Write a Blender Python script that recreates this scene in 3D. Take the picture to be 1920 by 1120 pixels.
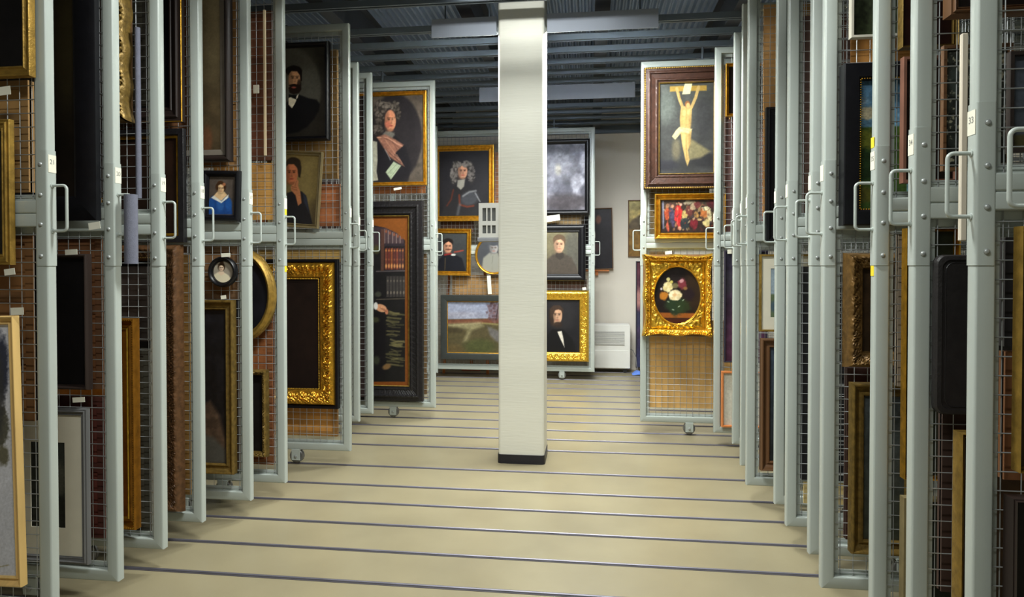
import bpy, math, random
import numpy as np
from mathutils import Matrix, Vector

random.seed(7)
for o in list(bpy.data.objects):
    bpy.data.objects.remove(o)
SC = bpy.context.scene
COL = SC.collection

# ------------------------------------------------------------------ camera
H = 1.5
F, PX, PY = 1255.6, 942.3, 517.6
YAW, PITCH, ROLL = 0.12886, -0.01532, 0.00061

def cam_axes():
    cy, sy, cp, sp = math.cos(YAW), math.sin(YAW), math.cos(PITCH), math.sin(PITCH)
    cr, sr = math.cos(ROLL), math.sin(ROLL)
    f = np.array([-sy * cp, cy * cp, sp]); r = np.array([cy, sy, 0.0]); d = np.cross(f, r)
    return cr * r + sr * d, -sr * r + cr * d, f
CR, CD, CF = cam_axes()
cam_d = bpy.data.cameras.new('camera')
cam = bpy.data.objects.new('camera', cam_d)
COL.objects.link(cam)
cam_d.sensor_fit = 'HORIZONTAL'; cam_d.sensor_width = 36.0
cam_d.lens = F / 1920 * 36.0
cam_d.shift_x = (960 - PX) / 1920
cam_d.shift_y = -(560 - PY) / 1920
cam_d.clip_start = 0.02
cam.matrix_world = Matrix((
    (CR[0], -CD[0], -CF[0], 0), (CR[1], -CD[1], -CF[1], 0), (CR[2], -CD[2], -CF[2], H), (0, 0, 0, 1)))
SC.camera = cam

# ------------------------------------------------------------------ world, exposure, lights
SC.view_settings.view_transform = 'Standard'
SC.view_settings.look = 'None'
SC.view_settings.gamma = 1.0
SC.view_settings.use_curve_mapping = False
SC.view_settings.exposure = 0.34
w = bpy.data.worlds.new('world'); SC.world = w; w.use_nodes = True
w.node_tree.nodes['Background'].inputs[0].default_value = (0.5, 0.55, 0.6, 1)
w.node_tree.nodes['Background'].inputs[1].default_value = 0.05

def area(name, loc, sx, sy, power, color=(0.975, 1.0, 0.965)):
    l = bpy.data.lights.new(name, 'AREA'); l.shape = 'RECTANGLE'; l.size = sx; l.size_y = sy
    l.energy = power; l.color = color
    o = bpy.data.objects.new(name, l); COL.objects.link(o); o.location = loc
    return o
# ceiling luminaires stand along the aisle: (x0, x1, y0, y1, z of lower lip, z of top, lamp power)
FIX = [(-1.25, 0.35, 0.60, 0.90, 3.33, 3.40, 46), (-0.87, 0.03, 2.30, 2.60, 3.55, 3.62, 98), (-0.87, 0.03, 4.10, 4.36, 3.55, 3.62, 22),  # last light on this line is added, out of view, for post highlights
       (-1.20, -0.70, 5.04, 5.34, 3.245, 3.385, 55), (-0.315, 0.50, 5.04, 5.34, 3.245, 3.385, 90), (-1.17, 0.47, 7.10, 7.37, 3.25, 3.405, 120)]
for (x0_, x1_, y0_, y1_, z0_, z1_, pw_) in FIX:
    area('fluorescent_light', ((x0_ + x1_) / 2, (y0_ + y1_) / 2, z1_ - 0.018 if z1_ - z0_ > .1 else z0_ + .02), x1_ - x0_ - 0.06, y1_ - y0_ - 0.06, pw_)

# ------------------------------------------------------------------ projection helpers (1920 x 1120 frame)
def ray(x, y):
    return CF + (x - PX) / F * CR + (y - PY) / F * CD

def at(x, y, Y):
    v = ray(x, y); t = Y / v[1]
    return v[0] * t, H + v[2] * t

def proj(P):
    v = P - np.array([0, 0, H]); z = v @ CF
    return PX + F * (v @ CR) / z, PY + F * (v @ CD) / z

# ------------------------------------------------------------------ materials
def lin(c):
    out = []
    for v in c[:3]:
        v = v / 255.0
        out.append(v / 12.92 if v <= 0.04045 else ((v + 0.055) / 1.055) ** 2.4)
    return tuple(out)

MATS = {}
def mat(name, rgb, rough=0.5, metal=0.0, var=0.12, vscale=6.0, bump=0.0, bscale=80.0, stretch=None, spec=0.5, coat=0.0):
    if name in MATS:
        return MATS[name]
    m = bpy.data.materials.new(name); m.use_nodes = True
    nt = m.node_tree; b = nt.nodes['Principled BSDF']
    c = lin(rgb)
    tc = nt.nodes.new('ShaderNodeTexCoord'); mp = nt.nodes.new('ShaderNodeMapping')
    nt.links.new(tc.outputs['Object'], mp.inputs[0])
    if stretch: mp.inputs['Scale'].default_value = stretch
    n = nt.nodes.new('ShaderNodeTexNoise'); n.inputs['Scale'].default_value = vscale; n.inputs['Detail'].default_value = 5
    nt.links.new(mp.outputs[0], n.inputs['Vector'])
    r = nt.nodes.new('ShaderNodeValToRGB')
    r.color_ramp.elements[0].position = 0.3; r.color_ramp.elements[1].position = 0.7
    r.color_ramp.elements[0].color = tuple(v * (1 - var) for v in c) + (1,)
    r.color_ramp.elements[1].color = tuple(min(1, v * (1 + var)) for v in c) + (1,)
    nt.links.new(n.outputs['Fac'], r.inputs['Fac']); nt.links.new(r.outputs['Color'], b.inputs['Base Color'])
    b.inputs['Roughness'].default_value = rough; b.inputs['Metallic'].default_value = metal
    b.inputs['Specular IOR Level'].default_value = spec
    if coat: b.inputs['Coat Weight'].default_value = coat; b.inputs['Coat Roughness'].default_value = 0.12
    if bump:
        n2 = nt.nodes.new('ShaderNodeTexNoise'); n2.inputs['Scale'].default_value = bscale; n2.inputs['Detail'].default_value = 3
        nt.links.new(mp.outputs[0], n2.inputs['Vector'])
        bp = nt.nodes.new('ShaderNodeBump'); bp.inputs['Strength'].default_value = bump; bp.inputs['Distance'].default_value = 0.004
        nt.links.new(n2.outputs['Fac'], bp.inputs['Height']); nt.links.new(bp.outputs[0], b.inputs['Normal'])
    MATS[name] = m
    return m

def canvas_mat(rough=0.42, name='oil_paint'):
    if name in MATS: return MATS[name]
    m = bpy.data.materials.new(name); m.use_nodes = True
    nt = m.node_tree; b = nt.nodes['Principled BSDF']
    a = nt.nodes.new('ShaderNodeVertexColor'); a.layer_name = 'paint'
    nt.links.new(a.outputs['Color'], b.inputs['Base Color'])
    b.inputs['Roughness'].default_value = rough; b.inputs['Specular IOR Level'].default_value = 0.3
    tc = nt.nodes.new('ShaderNodeTexCoord')
    n2 = nt.nodes.new('ShaderNodeTexNoise'); n2.inputs['Scale'].default_value = 260
    nt.links.new(tc.outputs['Object'], n2.inputs['Vector'])
    bp = nt.nodes.new('ShaderNodeBump'); bp.inputs['Strength'].default_value = 0.12; bp.inputs['Distance'].default_value = 0.002
    nt.links.new(n2.outputs['Fac'], bp.inputs['Height']); nt.links.new(bp.outputs[0], b.inputs['Normal'])
    MATS[name] = m
    return m

M_RACK = mat('rack_paint', (174, 182, 176), 0.24, 0.0, 0.03, 3, 0.05, 300, spec=0.5)
M_WIRE = mat('galvanised_wire', (160, 164, 164), 0.4, 0.35, 0.05, 20)
M_BOLT = mat('bolt_steel', (165, 170, 168), 0.4, 0.4, 0.06, 40)
M_CARD = mat('card_paper', (228, 226, 208), 0.8, 0, 0.04, 30)
M_INK = mat('label_ink', (140, 140, 134), 0.7, 0, 0.05, 30)
M_YEL = mat('yellow_sticker', (238, 214, 40), 0.6, 0, 0.05, 30)
M_RUB = mat('dark_rubber', (38, 38, 40), 0.6, 0, 0.1, 30)
M_STEEL = mat('rail_steel', (112, 110, 120), 0.45, 0.6, 0.15, 14, stretch=(0.3, 1, 1))
M_GROOVE = mat('rail_groove', (58, 54, 58), 0.7, 0, 0.1, 14)
M_LINO = mat('linoleum', (140, 131, 104), 0.33, 0, 0.10, 2.2, 0.04, 160, spec=0.5)
M_WALL = mat('wall_plaster', (226, 220, 208), 0.8, 0, 0.04, 1.4, 0.1, 60)
M_COLM = mat('column_paint', (230, 229, 216), 0.6, 0, 0.03, 2.5, 0.35, 30, stretch=(0.25, 0.25, 3))
M_SKIRT = mat('black_skirting', (26, 26, 34), 0.4, 0, 0.1, 10)
M_CEIL = mat('ceiling_steel', (154, 172, 200), 0.45, 0.4, 0.15, 3)
M_TRACK = mat('track_steel', (106, 116, 126), 0.45, 0.3, 0.12, 3)
M_JOIST = mat('joist_steel', (62, 66, 74), 0.5, 0.3, 0.12, 3)
M_LAMP = mat('lamp_housing', (150, 157, 170), 0.6, 0, 0.03, 3)
M_WHITEP = mat('white_plastic', (226, 226, 220), 0.45, 0, 0.02, 5)
M_VENT = mat('vent_dark', (96, 98, 96), 0.6, 0, 0.1, 30)
M_FOAM = mat('grey_foam', (104, 106, 120), 0.9, 0, 0.08, 60, 0.4, 260)
GOLD = mat('gilt_gold', (208, 156, 50), 0.32, 0.8, 0.28, 30, 0.25, 120)
GOLDB = mat('bright_gilt', (238, 186, 66), 0.28, 0.8, 0.25, 40, 0.2, 120)
GOLDD = mat('dull_gilt', (158, 126, 56), 0.42, 0.6, 0.3, 30, 0.3, 120)
GOLDO = mat('old_gilt', (124, 100, 48), 0.45, 0.5, 0.35, 40, 0.35, 120)
BLACK = mat('black_frame', (15, 15, 19), 0.36, 0, 0.2, 20, 0.08, 120, spec=.35)
EBONY = mat('ebonised_wood', (28, 26, 28), 0.36, 0, 0.25, 40, 0.3, 160)
DBROWN = mat('dark_brown_wood', (42, 32, 28), 0.42, 0, 0.25, 12, 0.1, 80, stretch=(1, 1, 0.15))
BROWN = mat('brown_wood', (104, 72, 44), 0.45, 0, 0.25, 12, 0.1, 80, stretch=(1, 1, 0.15))
REDBR = mat('red_brown_frame', (64, 40, 30), 0.4, 0.1, 0.3, 30, 0.2, 120)
PINE = mat('pine_wood', (222, 186, 118), 0.5, 0, 0.12, 14, 0.05, 60, stretch=(4, 1, 0.2))
ORANGEW = mat('orange_wood', (214, 132, 74), 0.45, 0, 0.1, 14, stretch=(2, 1, 0.3))
GREYF = mat('grey_frame', (112, 112, 112), 0.4, 0.2, 0.12, 14, stretch=(2, 1, 0.2))
OLIVEF = mat('olive_frame', (136, 122, 86), 0.45, 0.15, 0.15, 20, 0.1, 80)
LINERG = mat('grey_liner', (118, 110, 98), 0.6, 0, 0.12, 14)
LINERB = mat('tan_liner', (142, 82, 34), 0.45, 0, 0.15, 12)
MATC = mat('cream_mat', (222, 216, 196), 0.85, 0, 0.03, 14)
MATW = mat('white_mat', (226, 224, 224), 0.85, 0, 0.03, 14)
LEATH = mat('black_leather', (30, 27, 27), 0.5, 0, 0.25, 30, 0.3, 120)
def wood_back(rgb):
    return mat('back_wood_%d_%d_%d' % rgb, rgb, 0.75, 0, 0.22, 7, 0.1, 60, stretch=(1.0, 1, 0.25))

# ------------------------------------------------------------------ mesh helpers
def new_mesh(name, v, f, m, smooth=None):
    me = bpy.data.meshes.new(name)
    me.from_pydata([tuple(p) for p in v], [], [tuple(q) for q in f])
    me.update()
    if m: me.materials.append(m)
    if smooth is not None:
        me.polygons.foreach_set('use_smooth', [True] * len(me.polygons))
        me.set_sharp_from_angle(angle=math.radians(smooth))
    return me

def link(name, me, parent=None, loc=(0, 0, 0), rot=None):
    o = bpy.data.objects.new(name, me); COL.objects.link(o)
    o.location = loc
    if rot: o.rotation_euler = rot
    if parent: o.parent = parent
    return o

def tag(o, label, cat=None, group=None, kind=None):
    if label: o['label'] = label
    if cat: o['category'] = cat
    if group: o['group'] = group
    if kind: o['kind'] = kind
    return o

class MB:
    def __init__(s): s.v = []; s.f = []
    def add(s, v, f):
        k = len(s.v); s.v += [tuple(p) for p in v]; s.f += [tuple(i + k for i in q) for q in f]; return s
    def box(s, x0, x1, y0, y1, z0, z1, c=0.0):
        if c <= 0:
            v = [(x0,y0,z0),(x1,y0,z0),(x1,y1,z0),(x0,y1,z0),(x0,y0,z1),(x1,y0,z1),(x1,y1,z1),(x0,y1,z1)]
            return s.add(v, [(0,3,2,1),(4,5,6,7),(0,1,5,4),(1,2,6,5),(2,3,7,6),(3,0,4,7)])
        # chamfered box
        X = (x0, x0 + c, x1 - c, x1); Y = (y0, y0 + c, y1 - c, y1); Z = (z0, z0 + c, z1 - c, z1)
        v = []; idx = {}
        for i in range(4):
            for j in range(4):
                for k in range(4):
                    e = (i in (0, 3)) + (j in (0, 3)) + (k in (0, 3))
                    if e == 1: idx[i, j, k] = len(v); v.append((X[i], Y[j], Z[k]))
        f = []
        g = lambda *a: idx[a]
        for e in (0, 3):
            f.append((g(e,1,1), g(e,2,1), g(e,2,2), g(e,1,2)))
            f.append((g(1,e,1), g(2,e,1), g(2,e,2), g(1,e,2)))
            f.append((g(1,1,e), g(2,1,e), g(2,2,e), g(1,2,e)))
        n = lambda e: 1 if e == 0 else 2
        for a in (0, 3):
            for b in (0, 3):
                f.append((g(a,n(b),1), g(n(a),b,1), g(n(a),b,2), g(a,n(b),2)))
                f.append((g(a,1,n(b)), g(n(a),1,b), g(n(a),2,b), g(a,2,n(b))))
                f.append((g(1,a,n(b)), g(1,n(a),b), g(2,n(a),b), g(2,a,n(b))))
                for cc in (0, 3):
                    f.append((g(a,n(b),n(cc)), g(n(a),b,n(cc)), g(n(a),n(b),cc)))
        return s.add(v, f)
    def tube(s, path, r, n=8, caps=True):
        P = [Vector(p) for p in path]; rings = []
        up = None
        for i, p in enumerate(P):
            t = (P[min(i + 1, len(P) - 1)] - P[max(i - 1, 0)]).normalized()
            if up is None:
                up = t.orthogonal().normalized()
            up = (up - t * up.dot(t)).normalized(); b = t.cross(up)
            rings.append([p + (up * math.cos(2 * math.pi * k / n) + b * math.sin(2 * math.pi * k / n)) * r for k in range(n)])
        v = [q for rg in rings for q in rg]; f = []
        for i in range(len(P) - 1):
            for k in range(n):
                f.append((i * n + k, i * n + (k + 1) % n, (i + 1) * n + (k + 1) % n, (i + 1) * n + k))
        if caps:
            f.append(tuple(range(n))); f.append(tuple((len(P) - 1) * n + k for k in range(n)))
        return s.add(v, f)
    def lathe_y(s, prof, n=24, cx=0, cz=0, sx=1.0, sz=1.0):
        # prof: (radius, y)
        v = []; f = []
        for (r, y) in prof:
            for k in range(n):
                a = 2 * math.pi * k / n
                v.append((cx + math.cos(a) * r * sx, y, cz + math.sin(a) * r * sz))
        for i in range(len(prof) - 1):
            for k in range(n):
                f.append((i * n + k, i * n + (k + 1) % n, (i + 1) * n + (k + 1) % n, (i + 1) * n + k))
        f.append(tuple(range(n))); f.append(tuple((len(prof) - 1) * n + k for k in range(n)))
        return s.add(v, f)
    def mesh(s, name, m, smooth=None): return new_mesh(name, s.v, s.f, m, smooth)

def sweep(w, h, prof, closed=False, sides=(0, 1, 2, 3), step=None, disp=None):
    """profile (inset, height) carried round a rectangle w x h in XZ, mitred; height goes to -Y"""
    mb = MB()
    org = [(-w/2, -h/2), (w/2, -h/2), (w/2, h/2), (-w/2, h/2)]
    tdir = [(1, 0), (0, 1), (-1, 0), (0, -1)]; ndir = [(0, 1), (-1, 0), (0, -1), (1, 0)]
    for sd in sides:
        L = w if sd % 2 == 0 else h
        n = 2 if not step else max(2, int(L / step) + 1)
        v = []; f = []; m = len(prof)
        for i in range(n):
            u = i / (n - 1)
            for j, (ins, hg) in enumerate(prof):
                di = dh = 0.0
                if disp:
                    di, dh = disp(sd, u * L, L, j / (m - 1), ins, hg)
                al = ins + u * (L - 2 * ins); iv = ins + di
                x = org[sd][0] + tdir[sd][0] * al + ndir[sd][0] * iv
                z = org[sd][1] + tdir[sd][1] * al + ndir[sd][1] * iv
                v.append((x, -(hg + dh), z))
        mm = m if closed else m - 1
        for i in range(n - 1):
            for j in range(mm):
                j2 = (j + 1) % m
                f.append((i * m + j, (i + 1) * m + j, (i + 1) * m + j2, i * m + j2))
        mb.add(v, f)
    return mb

def oval_sweep(prof, rx, rz, n=64, disp=None):
    """profile (outward offset from oval rx,rz ; height)"""
    mb = MB(); v = []; f = []; m = len(prof)
    for k in range(n):
        a = 2 * math.pi * k / n
        for j, (o, hg) in enumerate(prof):
            dh = disp(a * (rx + rz) / 2, j / (m - 1)) if disp else 0
            v.append(((rx + o) * math.cos(a), -(hg + dh), (rz + o) * math.sin(a)))
    for k in range(n):
        for j in range(m - 1):
            k2 = (k + 1) % n
            f.append((k * m + j, k2 * m + j, k2 * m + j + 1, k * m + j + 1))
    return mb.add(v, f)

def rounded(d0, d1, h0, h1, r, n=3):
    """closed rounded-rectangle section"""
    pts = []
    for cx, cy, a0 in ((d1 - r, h1 - r, 0), (d0 + r, h1 - r, 90), (d0 + r, h0 + r, 180), (d1 - r, h0 + r, 270)):
        for i in range(n + 1):
            a = math.radians(a0 + 90 * i / n); pts.append((cx + r * math.cos(a), cy + r * math.sin(a)))
    return pts

# ------------------------------------------------------------------ the room
RAIL = dict(w=1.68, x=2.02, y=2.36, z=2.70, a=3.035, b=3.38, c=3.729, d=4.062, e=4.394, f=4.821, g=5.396, h=5.743, i=6.068,
            j=6.404, k=6.745, l=7.061, m=7.408, n=7.721, o=8.162, p=8.488, q=8.813, r=9.147, s=9.48)
WALLY, XL, XR, YN, ZC = 9.79, -5.05, 4.05, -2.6, 3.78
def struct(name, me, parent=None, loc=(0, 0, 0)):
    o = link(name, me, parent, loc)
    if not parent: o['kind'] = 'structure'
    return o
floor = struct('floor', MB().box(XL, XR, YN, WALLY, -0.12, 0).mesh('floor', M_LINO)); tag(floor, 'beige linoleum floor crossed by steel rails')
struct('wall_back', MB().box(XL, XR, WALLY, WALLY + 0.15, -0.12, ZC + .1).mesh('wall_back', M_WALL))
struct('wall_front', MB().box(XL, XR, YN - 0.15, YN, -0.12, ZC + .1).mesh('wall_front', M_WALL))
struct('wall_left', MB().box(XL - 0.15, XL, YN, WALLY, -0.12, ZC + .1).mesh('wall_left', M_WALL))
struct('wall_right', MB().box(XR, XR + 0.15, YN, WALLY, -0.12, ZC + .1).mesh('wall_right', M_WALL))
# floor rails: a groove strip and a raised steel bead, one object per rail
mbr = MB().box(XL + .05, XR - .05, -0.017, 0.017, -0.004, 0.0015)
me_groove = mbr.mesh('floor_rail', M_GROOVE)
me_bead = MB().tube([(XL + .05, 0, 0.0), (XR - .05, 0, 0.0)], 0.0085, 8).mesh('rail_bead', M_STEEL, 40)
for i in range(-8, 0):
    RAIL['near%d' % i] = 1.68 + i * 0.34
for k, y in RAIL.items():
    r = link('floor_rail', me_groove, floor, (0, y, 0))
    link('rail_bead', me_bead, r)
# ceiling : corrugated deck, joists along the aisle, guide tracks across
ceil = MB(); v = []; f = []
xs = np.arange(XL, XR, 0.0145); prof = [0, 0, 0.035, 0.035]
for i, x in enumerate(xs):
    z = ZC + prof[i % 4]
    v += [(x, YN, z), (x, WALLY, z)]
for i in range(len(xs) - 1):
    f.append((2 * i, 2 * i + 1, 2 * i + 3, 2 * i + 2))
k0 = len(v); v += [(XL, YN, ZC + .1), (XR, YN, ZC + .1), (XR, WALLY, ZC + .1), (XL, WALLY, ZC + .1)]
f.append((k0, k0 + 1, k0 + 2, k0 + 3))
ceiling = struct('ceiling', new_mesh('ceiling', v, f, M_CEIL)); tag(ceiling, 'dark corrugated steel deck ceiling')
jm = MB()
jm.box(-0.055, 0.055, YN, WALLY, 3.46, 3.472); jm.box(-0.055, 0.055, YN, WALLY, 3.765, 3.777); jm.box(-0.006, 0.006, YN, WALLY, 3.472, 3.765)
me_j = jm.mesh('joist', M_JOIST)
for x in (-4.2, -3.1, -2.02, -0.95, 0.10, 1.15, 2.2, 3.2):
    link('joist', me_j, ceiling, (x, 0, 0))
tm = MB()
tm.box(XL, XR, -0.030, -0.025, 3.41, 3.455); tm.box(XL, XR, 0.025, 0.030, 3.41, 3.455); tm.box(XL, XR, -0.030, 0.030, 3.452, 3.458)
tm.box(XL, XR, -0.030, -0.012, 3.41, 3.416); tm.box(XL, XR, 0.012, 0.030, 3.41, 3.416)
me_t = tm.mesh('guide_track', M_TRACK)
for k, y in RAIL.items():
    if k not in ('s',): link('guide_track', me_t, ceiling, (0, y, 0))
struct('trim_1', MB().box(XL, XR, WALLY - 0.06, WALLY - 0.002, 3.40, 3.50).mesh('trim_1', M_TRACK))

# column
def rounded_prism(x0, x1, y0, y1, z0, z1, r, n=4):
    P = rounded(x0, x1, y0, y1, r, n); m = len(P)
    v = [(a, b, z0) for a, b in P] + [(a, b, z1) for a, b in P]
    fc = [(i, (i + 1) % m, m + (i + 1) % m, m + i) for i in range(m)] + [tuple(range(m)), tuple(range(m, 2 * m))]
    return MB().add(v, fc)
cx0, cx1, cy0 = -0.684, -0.335, 5.02
column = struct('column', rounded_prism(cx0, cx1, cy0, cy0 + 0.33, 0, ZC, 0.022).mesh('column', M_COLM, 40))
tag(column, 'cream painted square column in the middle of the aisle')
link('skirting', rounded_prism(cx0 - .006, cx1 + .006, cy0 - .008, cy0 + .336, 0, 0.068, 0.03).mesh('skirting', M_SKIRT, 40), column)

# light fixtures: open-bottomed metal troughs
def fixture(q, label):
    x0, x1, y0, y1, z0, z1 = q[:6]
    e = link('ceiling_light', None, None, ((x0 + x1) / 2, (y0 + y1) / 2, z0))
    tag(e, label, 'lamp', 'ceiling lights over the aisle')
    w_, d_, h_ = (x1 - x0) / 2, (y1 - y0) / 2, z1 - z0
    link('top_plate', MB().box(-w_, w_, -d_, d_, h_ - .008, h_).mesh('top_plate', M_LAMP), e)
    rb = h_ - .03 if h_ < .1 else (y1 - y0) * (z0 - H) / y0 + .012      # the rear shield is shorter than the front one
    link('front_side_or_added_shield', MB().box(-w_, w_, -d_, -d_ + .008, 0, h_ - .008).mesh('front_side_or_added_shield', M_LAMP), e)  # on the lights in view, deep shield added to hide the lit lamp
    link('rear_shield', MB().box(-w_, w_, d_ - .008, d_, min(rb, h_ - .012), h_ - .008).mesh('rear_shield', M_LAMP), e)
    ev = [(x, y, z) for x in (-.004, .004) for y, z in ((-d_ + .008, 0), (d_ - .008, rb), (d_ - .008, h_ - .008), (-d_ + .008, h_ - .008))]
    em = MB().add(ev, [(0, 1, 2, 3), (4, 5, 6, 7), (0, 1, 5, 4), (1, 2, 6, 5), (2, 3, 7, 6), (3, 0, 4, 7)]).mesh('end_panel', M_LAMP)
    for x in (-w_ + .004, w_ - .004): link('end_panel', em, e, (x, 0, 0))
    hm = MB().tube([(0, 0, h_), (0, 0, 3.77 - z0)], 0.006, 6).mesh('hanger', M_TRACK)
    for s in (-.7, .7): link('hanger', hm, e, (s * w_, 0, 0))
for q, lb in zip(FIX, ('grey ceiling light above the near end of the aisle', 'grey ceiling light before the first racks in view', 'added unseen grey ceiling light putting highlights on the posts',
                       'short flat grey ceiling light left of the cream column', 'long flat grey ceiling light right of the cream column', 'flat grey ceiling light farthest along the aisle')):
    fixture(q, lb)

# ------------------------------------------------------------------ sliding racks
PW, PD = 0.052, 0.022
RL = 2.75
ZB, ZM, ZT = 0.11, 1.703, 3.30
BET = 0.0535
SHARED = {}
def rack_meshes(s):
    """s = -1: rack runs to the left of its aisle end, +1: to the right. local x=0 is the aisle end"""
    if s in SHARED: return SHARED[s]
    D = {}
    sec = rounded(0, PW, -PD, PD, 0.007, 3)
    cxm = s * RL / 2
    def shift(mb, dz): mb.v = [(x + cxm, y, z + dz) for x, y, z in mb.v]; return mb
    for nm, z0, z1 in (('low', ZB, ZM), ('up', ZM, ZT)):
        hh = z1 - z0
        for sd, sn in ((0, 'bottom'), (1, 'right'), (2, 'top'), (3, 'left')):
            D[nm, sn] = shift(sweep(RL, hh, sec, True, (sd,)), (z0 + z1) / 2).mesh('rack_tube', M_RACK, 40)
        # inner border strip behind the wire
        fl = sweep(RL - 2 * PW + .004, hh - 2 * PW + .004, [(0, -0.010), (0, -0.006), (0.026, -0.006), (0.026, -0.010)], True)
        D[nm, 'border'] = shift(fl, (z0 + z1) / 2).mesh('mesh_border', M_RACK)
        wm = MB(); r = 0.0019
        xa, xb = -RL / 2 + PW, RL / 2 - PW; za, zb = -hh / 2 + PW, hh / 2 - PW
        def wire(p, q, horiz):
            (x0, y0, z0_), (x1, y1, z1_) = p, q
            if horiz: vs = [(x, y0 + a, z0_ + b) for x in (x0, x1) for a, b in ((-r, 0), (0, r), (r, 0), (0, -r))]
            else: vs = [(x0 + a, y0 + b, z) for z in (z0_, z1_) for a, b in ((-r, 0), (0, r), (r, 0), (0, -r))]
            wm.add(vs, [(k, (k + 1) % 4, 4 + (k + 1) % 4, 4 + k) for k in range(4)])
        off = 0.030
        x = (xb - off) if s < 0 else (xa + off)
        while xa + .004 < x < xb - .004:
            wire((x, 0.002, za), (x, 0.002, zb), False); x += s * BET if s > 0 else -BET
        z = zb - 0.03
        while z > za + .004:
            wire((xa, -0.0022, z), (xb, -0.0022, z), True); z -= BET
        D[nm, 'wire'] = shift(wm, (z0 + z1) / 2).mesh('wire_mesh', M_WIRE)
    # sleeve wrapped round the aisle end of the post
    e = 0.0025
    P = rounded(-e, PW - .001, -PD - e, PD + e, 0.008, 3)
    v = [(s * a, b, 1.50) for a, b in P] + [(s * a, b, 1.948) for a, b in P]; m = len(P)
    D['sleeve'] = MB().add(v, [(i, (i + 1) % m, m + (i + 1) % m, m + i) for i in range(m)] + [tuple(range(m)), tuple(range(m, 2 * m))]).mesh('joint_sleeve', M_RACK, 40)
    D['bolt'] = MB().lathe_y([(0.0085, 0.0), (0.0085, -0.002), (0.0066, -0.0055), (0.003, -0.0068)], 10).mesh('bolt', M_BOLT, 50)
    # handle
    hp = []
    pr, rr = 0.064, 0.016
    hz0, hz1 = 1.636, 1.812
    def arc(cx, cz, a0, a1): return [(cx + rr * math.cos(math.radians(a0 + (a1 - a0) * i / 5)), cz + rr * math.sin(math.radians(a0 + (a1 - a0) * i / 5))) for i in range(6)]
    pts = [(0, hz1)] + arc(pr - rr, hz1 - rr, 90, 0) + arc(pr - rr, hz0 + rr, 0, -90) + [(0, hz0)]
    hm = MB().tube([(-s * a, 0, b) for a, b in pts], 0.0058, 8)
    D['handle'] = hm.mesh('handle', M_RACK, 60)
    D['rosette'] = MB().tube([(-s * 0.000, 0, 0), (-s * 0.006, 0, 0)], 0.010, 10).mesh('handle_base', M_RACK, 60)
    D['card'] = MB().box(-s * 0.0038, -s * 0.0025, -0.019, 0.019, 1.862, 1.930).mesh('number_card', M_CARD)
    D['sticker'] = MB().box(-s * 0.0012, -s * 0.0, -0.012, 0.016, -0.02, 0.02).mesh('sticker', M_YEL)
    # wheel
    D['bracket'] = MB().box(-0.034, 0.034, -0.030, -0.024, 0.030, 0.115, 0.002).box(-0.034, 0.034, 0.024, 0.030, 0.030, 0.115, 0.002).box(-0.034, 0.034, -0.03, 0.03, 0.105, 0.113).mesh('wheel_bracket', M_RACK, 30)
    D['wheel'] = MB().lathe_y([(0.046, -0.02), (0.052, -0.016), (0.052, -0.005), (0.046, -0.002), (0.046, 0.002), (0.052, 0.005), (0.052, 0.016), (0.046, 0.02)], 24, 0, 0.0605).mesh('wheel', mat('wheel_steel', (120, 120, 118), 0.4, 0.6, 0.2, 20), 40)
    D['axle'] = MB().lathe_y([(0.012, -0.030), (0.012, -0.036), (0.007, -0.039)], 6, 0, 0.0605).mesh('axle_nut', M_BOLT, 50)
    D['rod'] = MB().tube([(0, 0, ZT - .002), (0, 0, 3.45)], 0.012, 10).box(-0.05, 0.05, -0.018, 0.018, ZT, ZT + 0.008).mesh('guide_rod', M_TRACK, 40)
    SHARED[s] = D
    return D

def text_mesh(txt, size, m):
    c = bpy.data.curves.new('digits', 'FONT'); c.body = txt; c.size = size; c.align_x = 'CENTER'; c.extrude = 0.0004
    o = bpy.data.objects.new('digits', c); COL.objects.link(o)
    dg = bpy.context.evaluated_depsgraph_get()
    me = bpy.data.meshes.new_from_object(o.evaluated_get(dg)); me.materials.clear(); me.materials.append(m)
    bpy.data.objects.remove(o)
    return me

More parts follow.
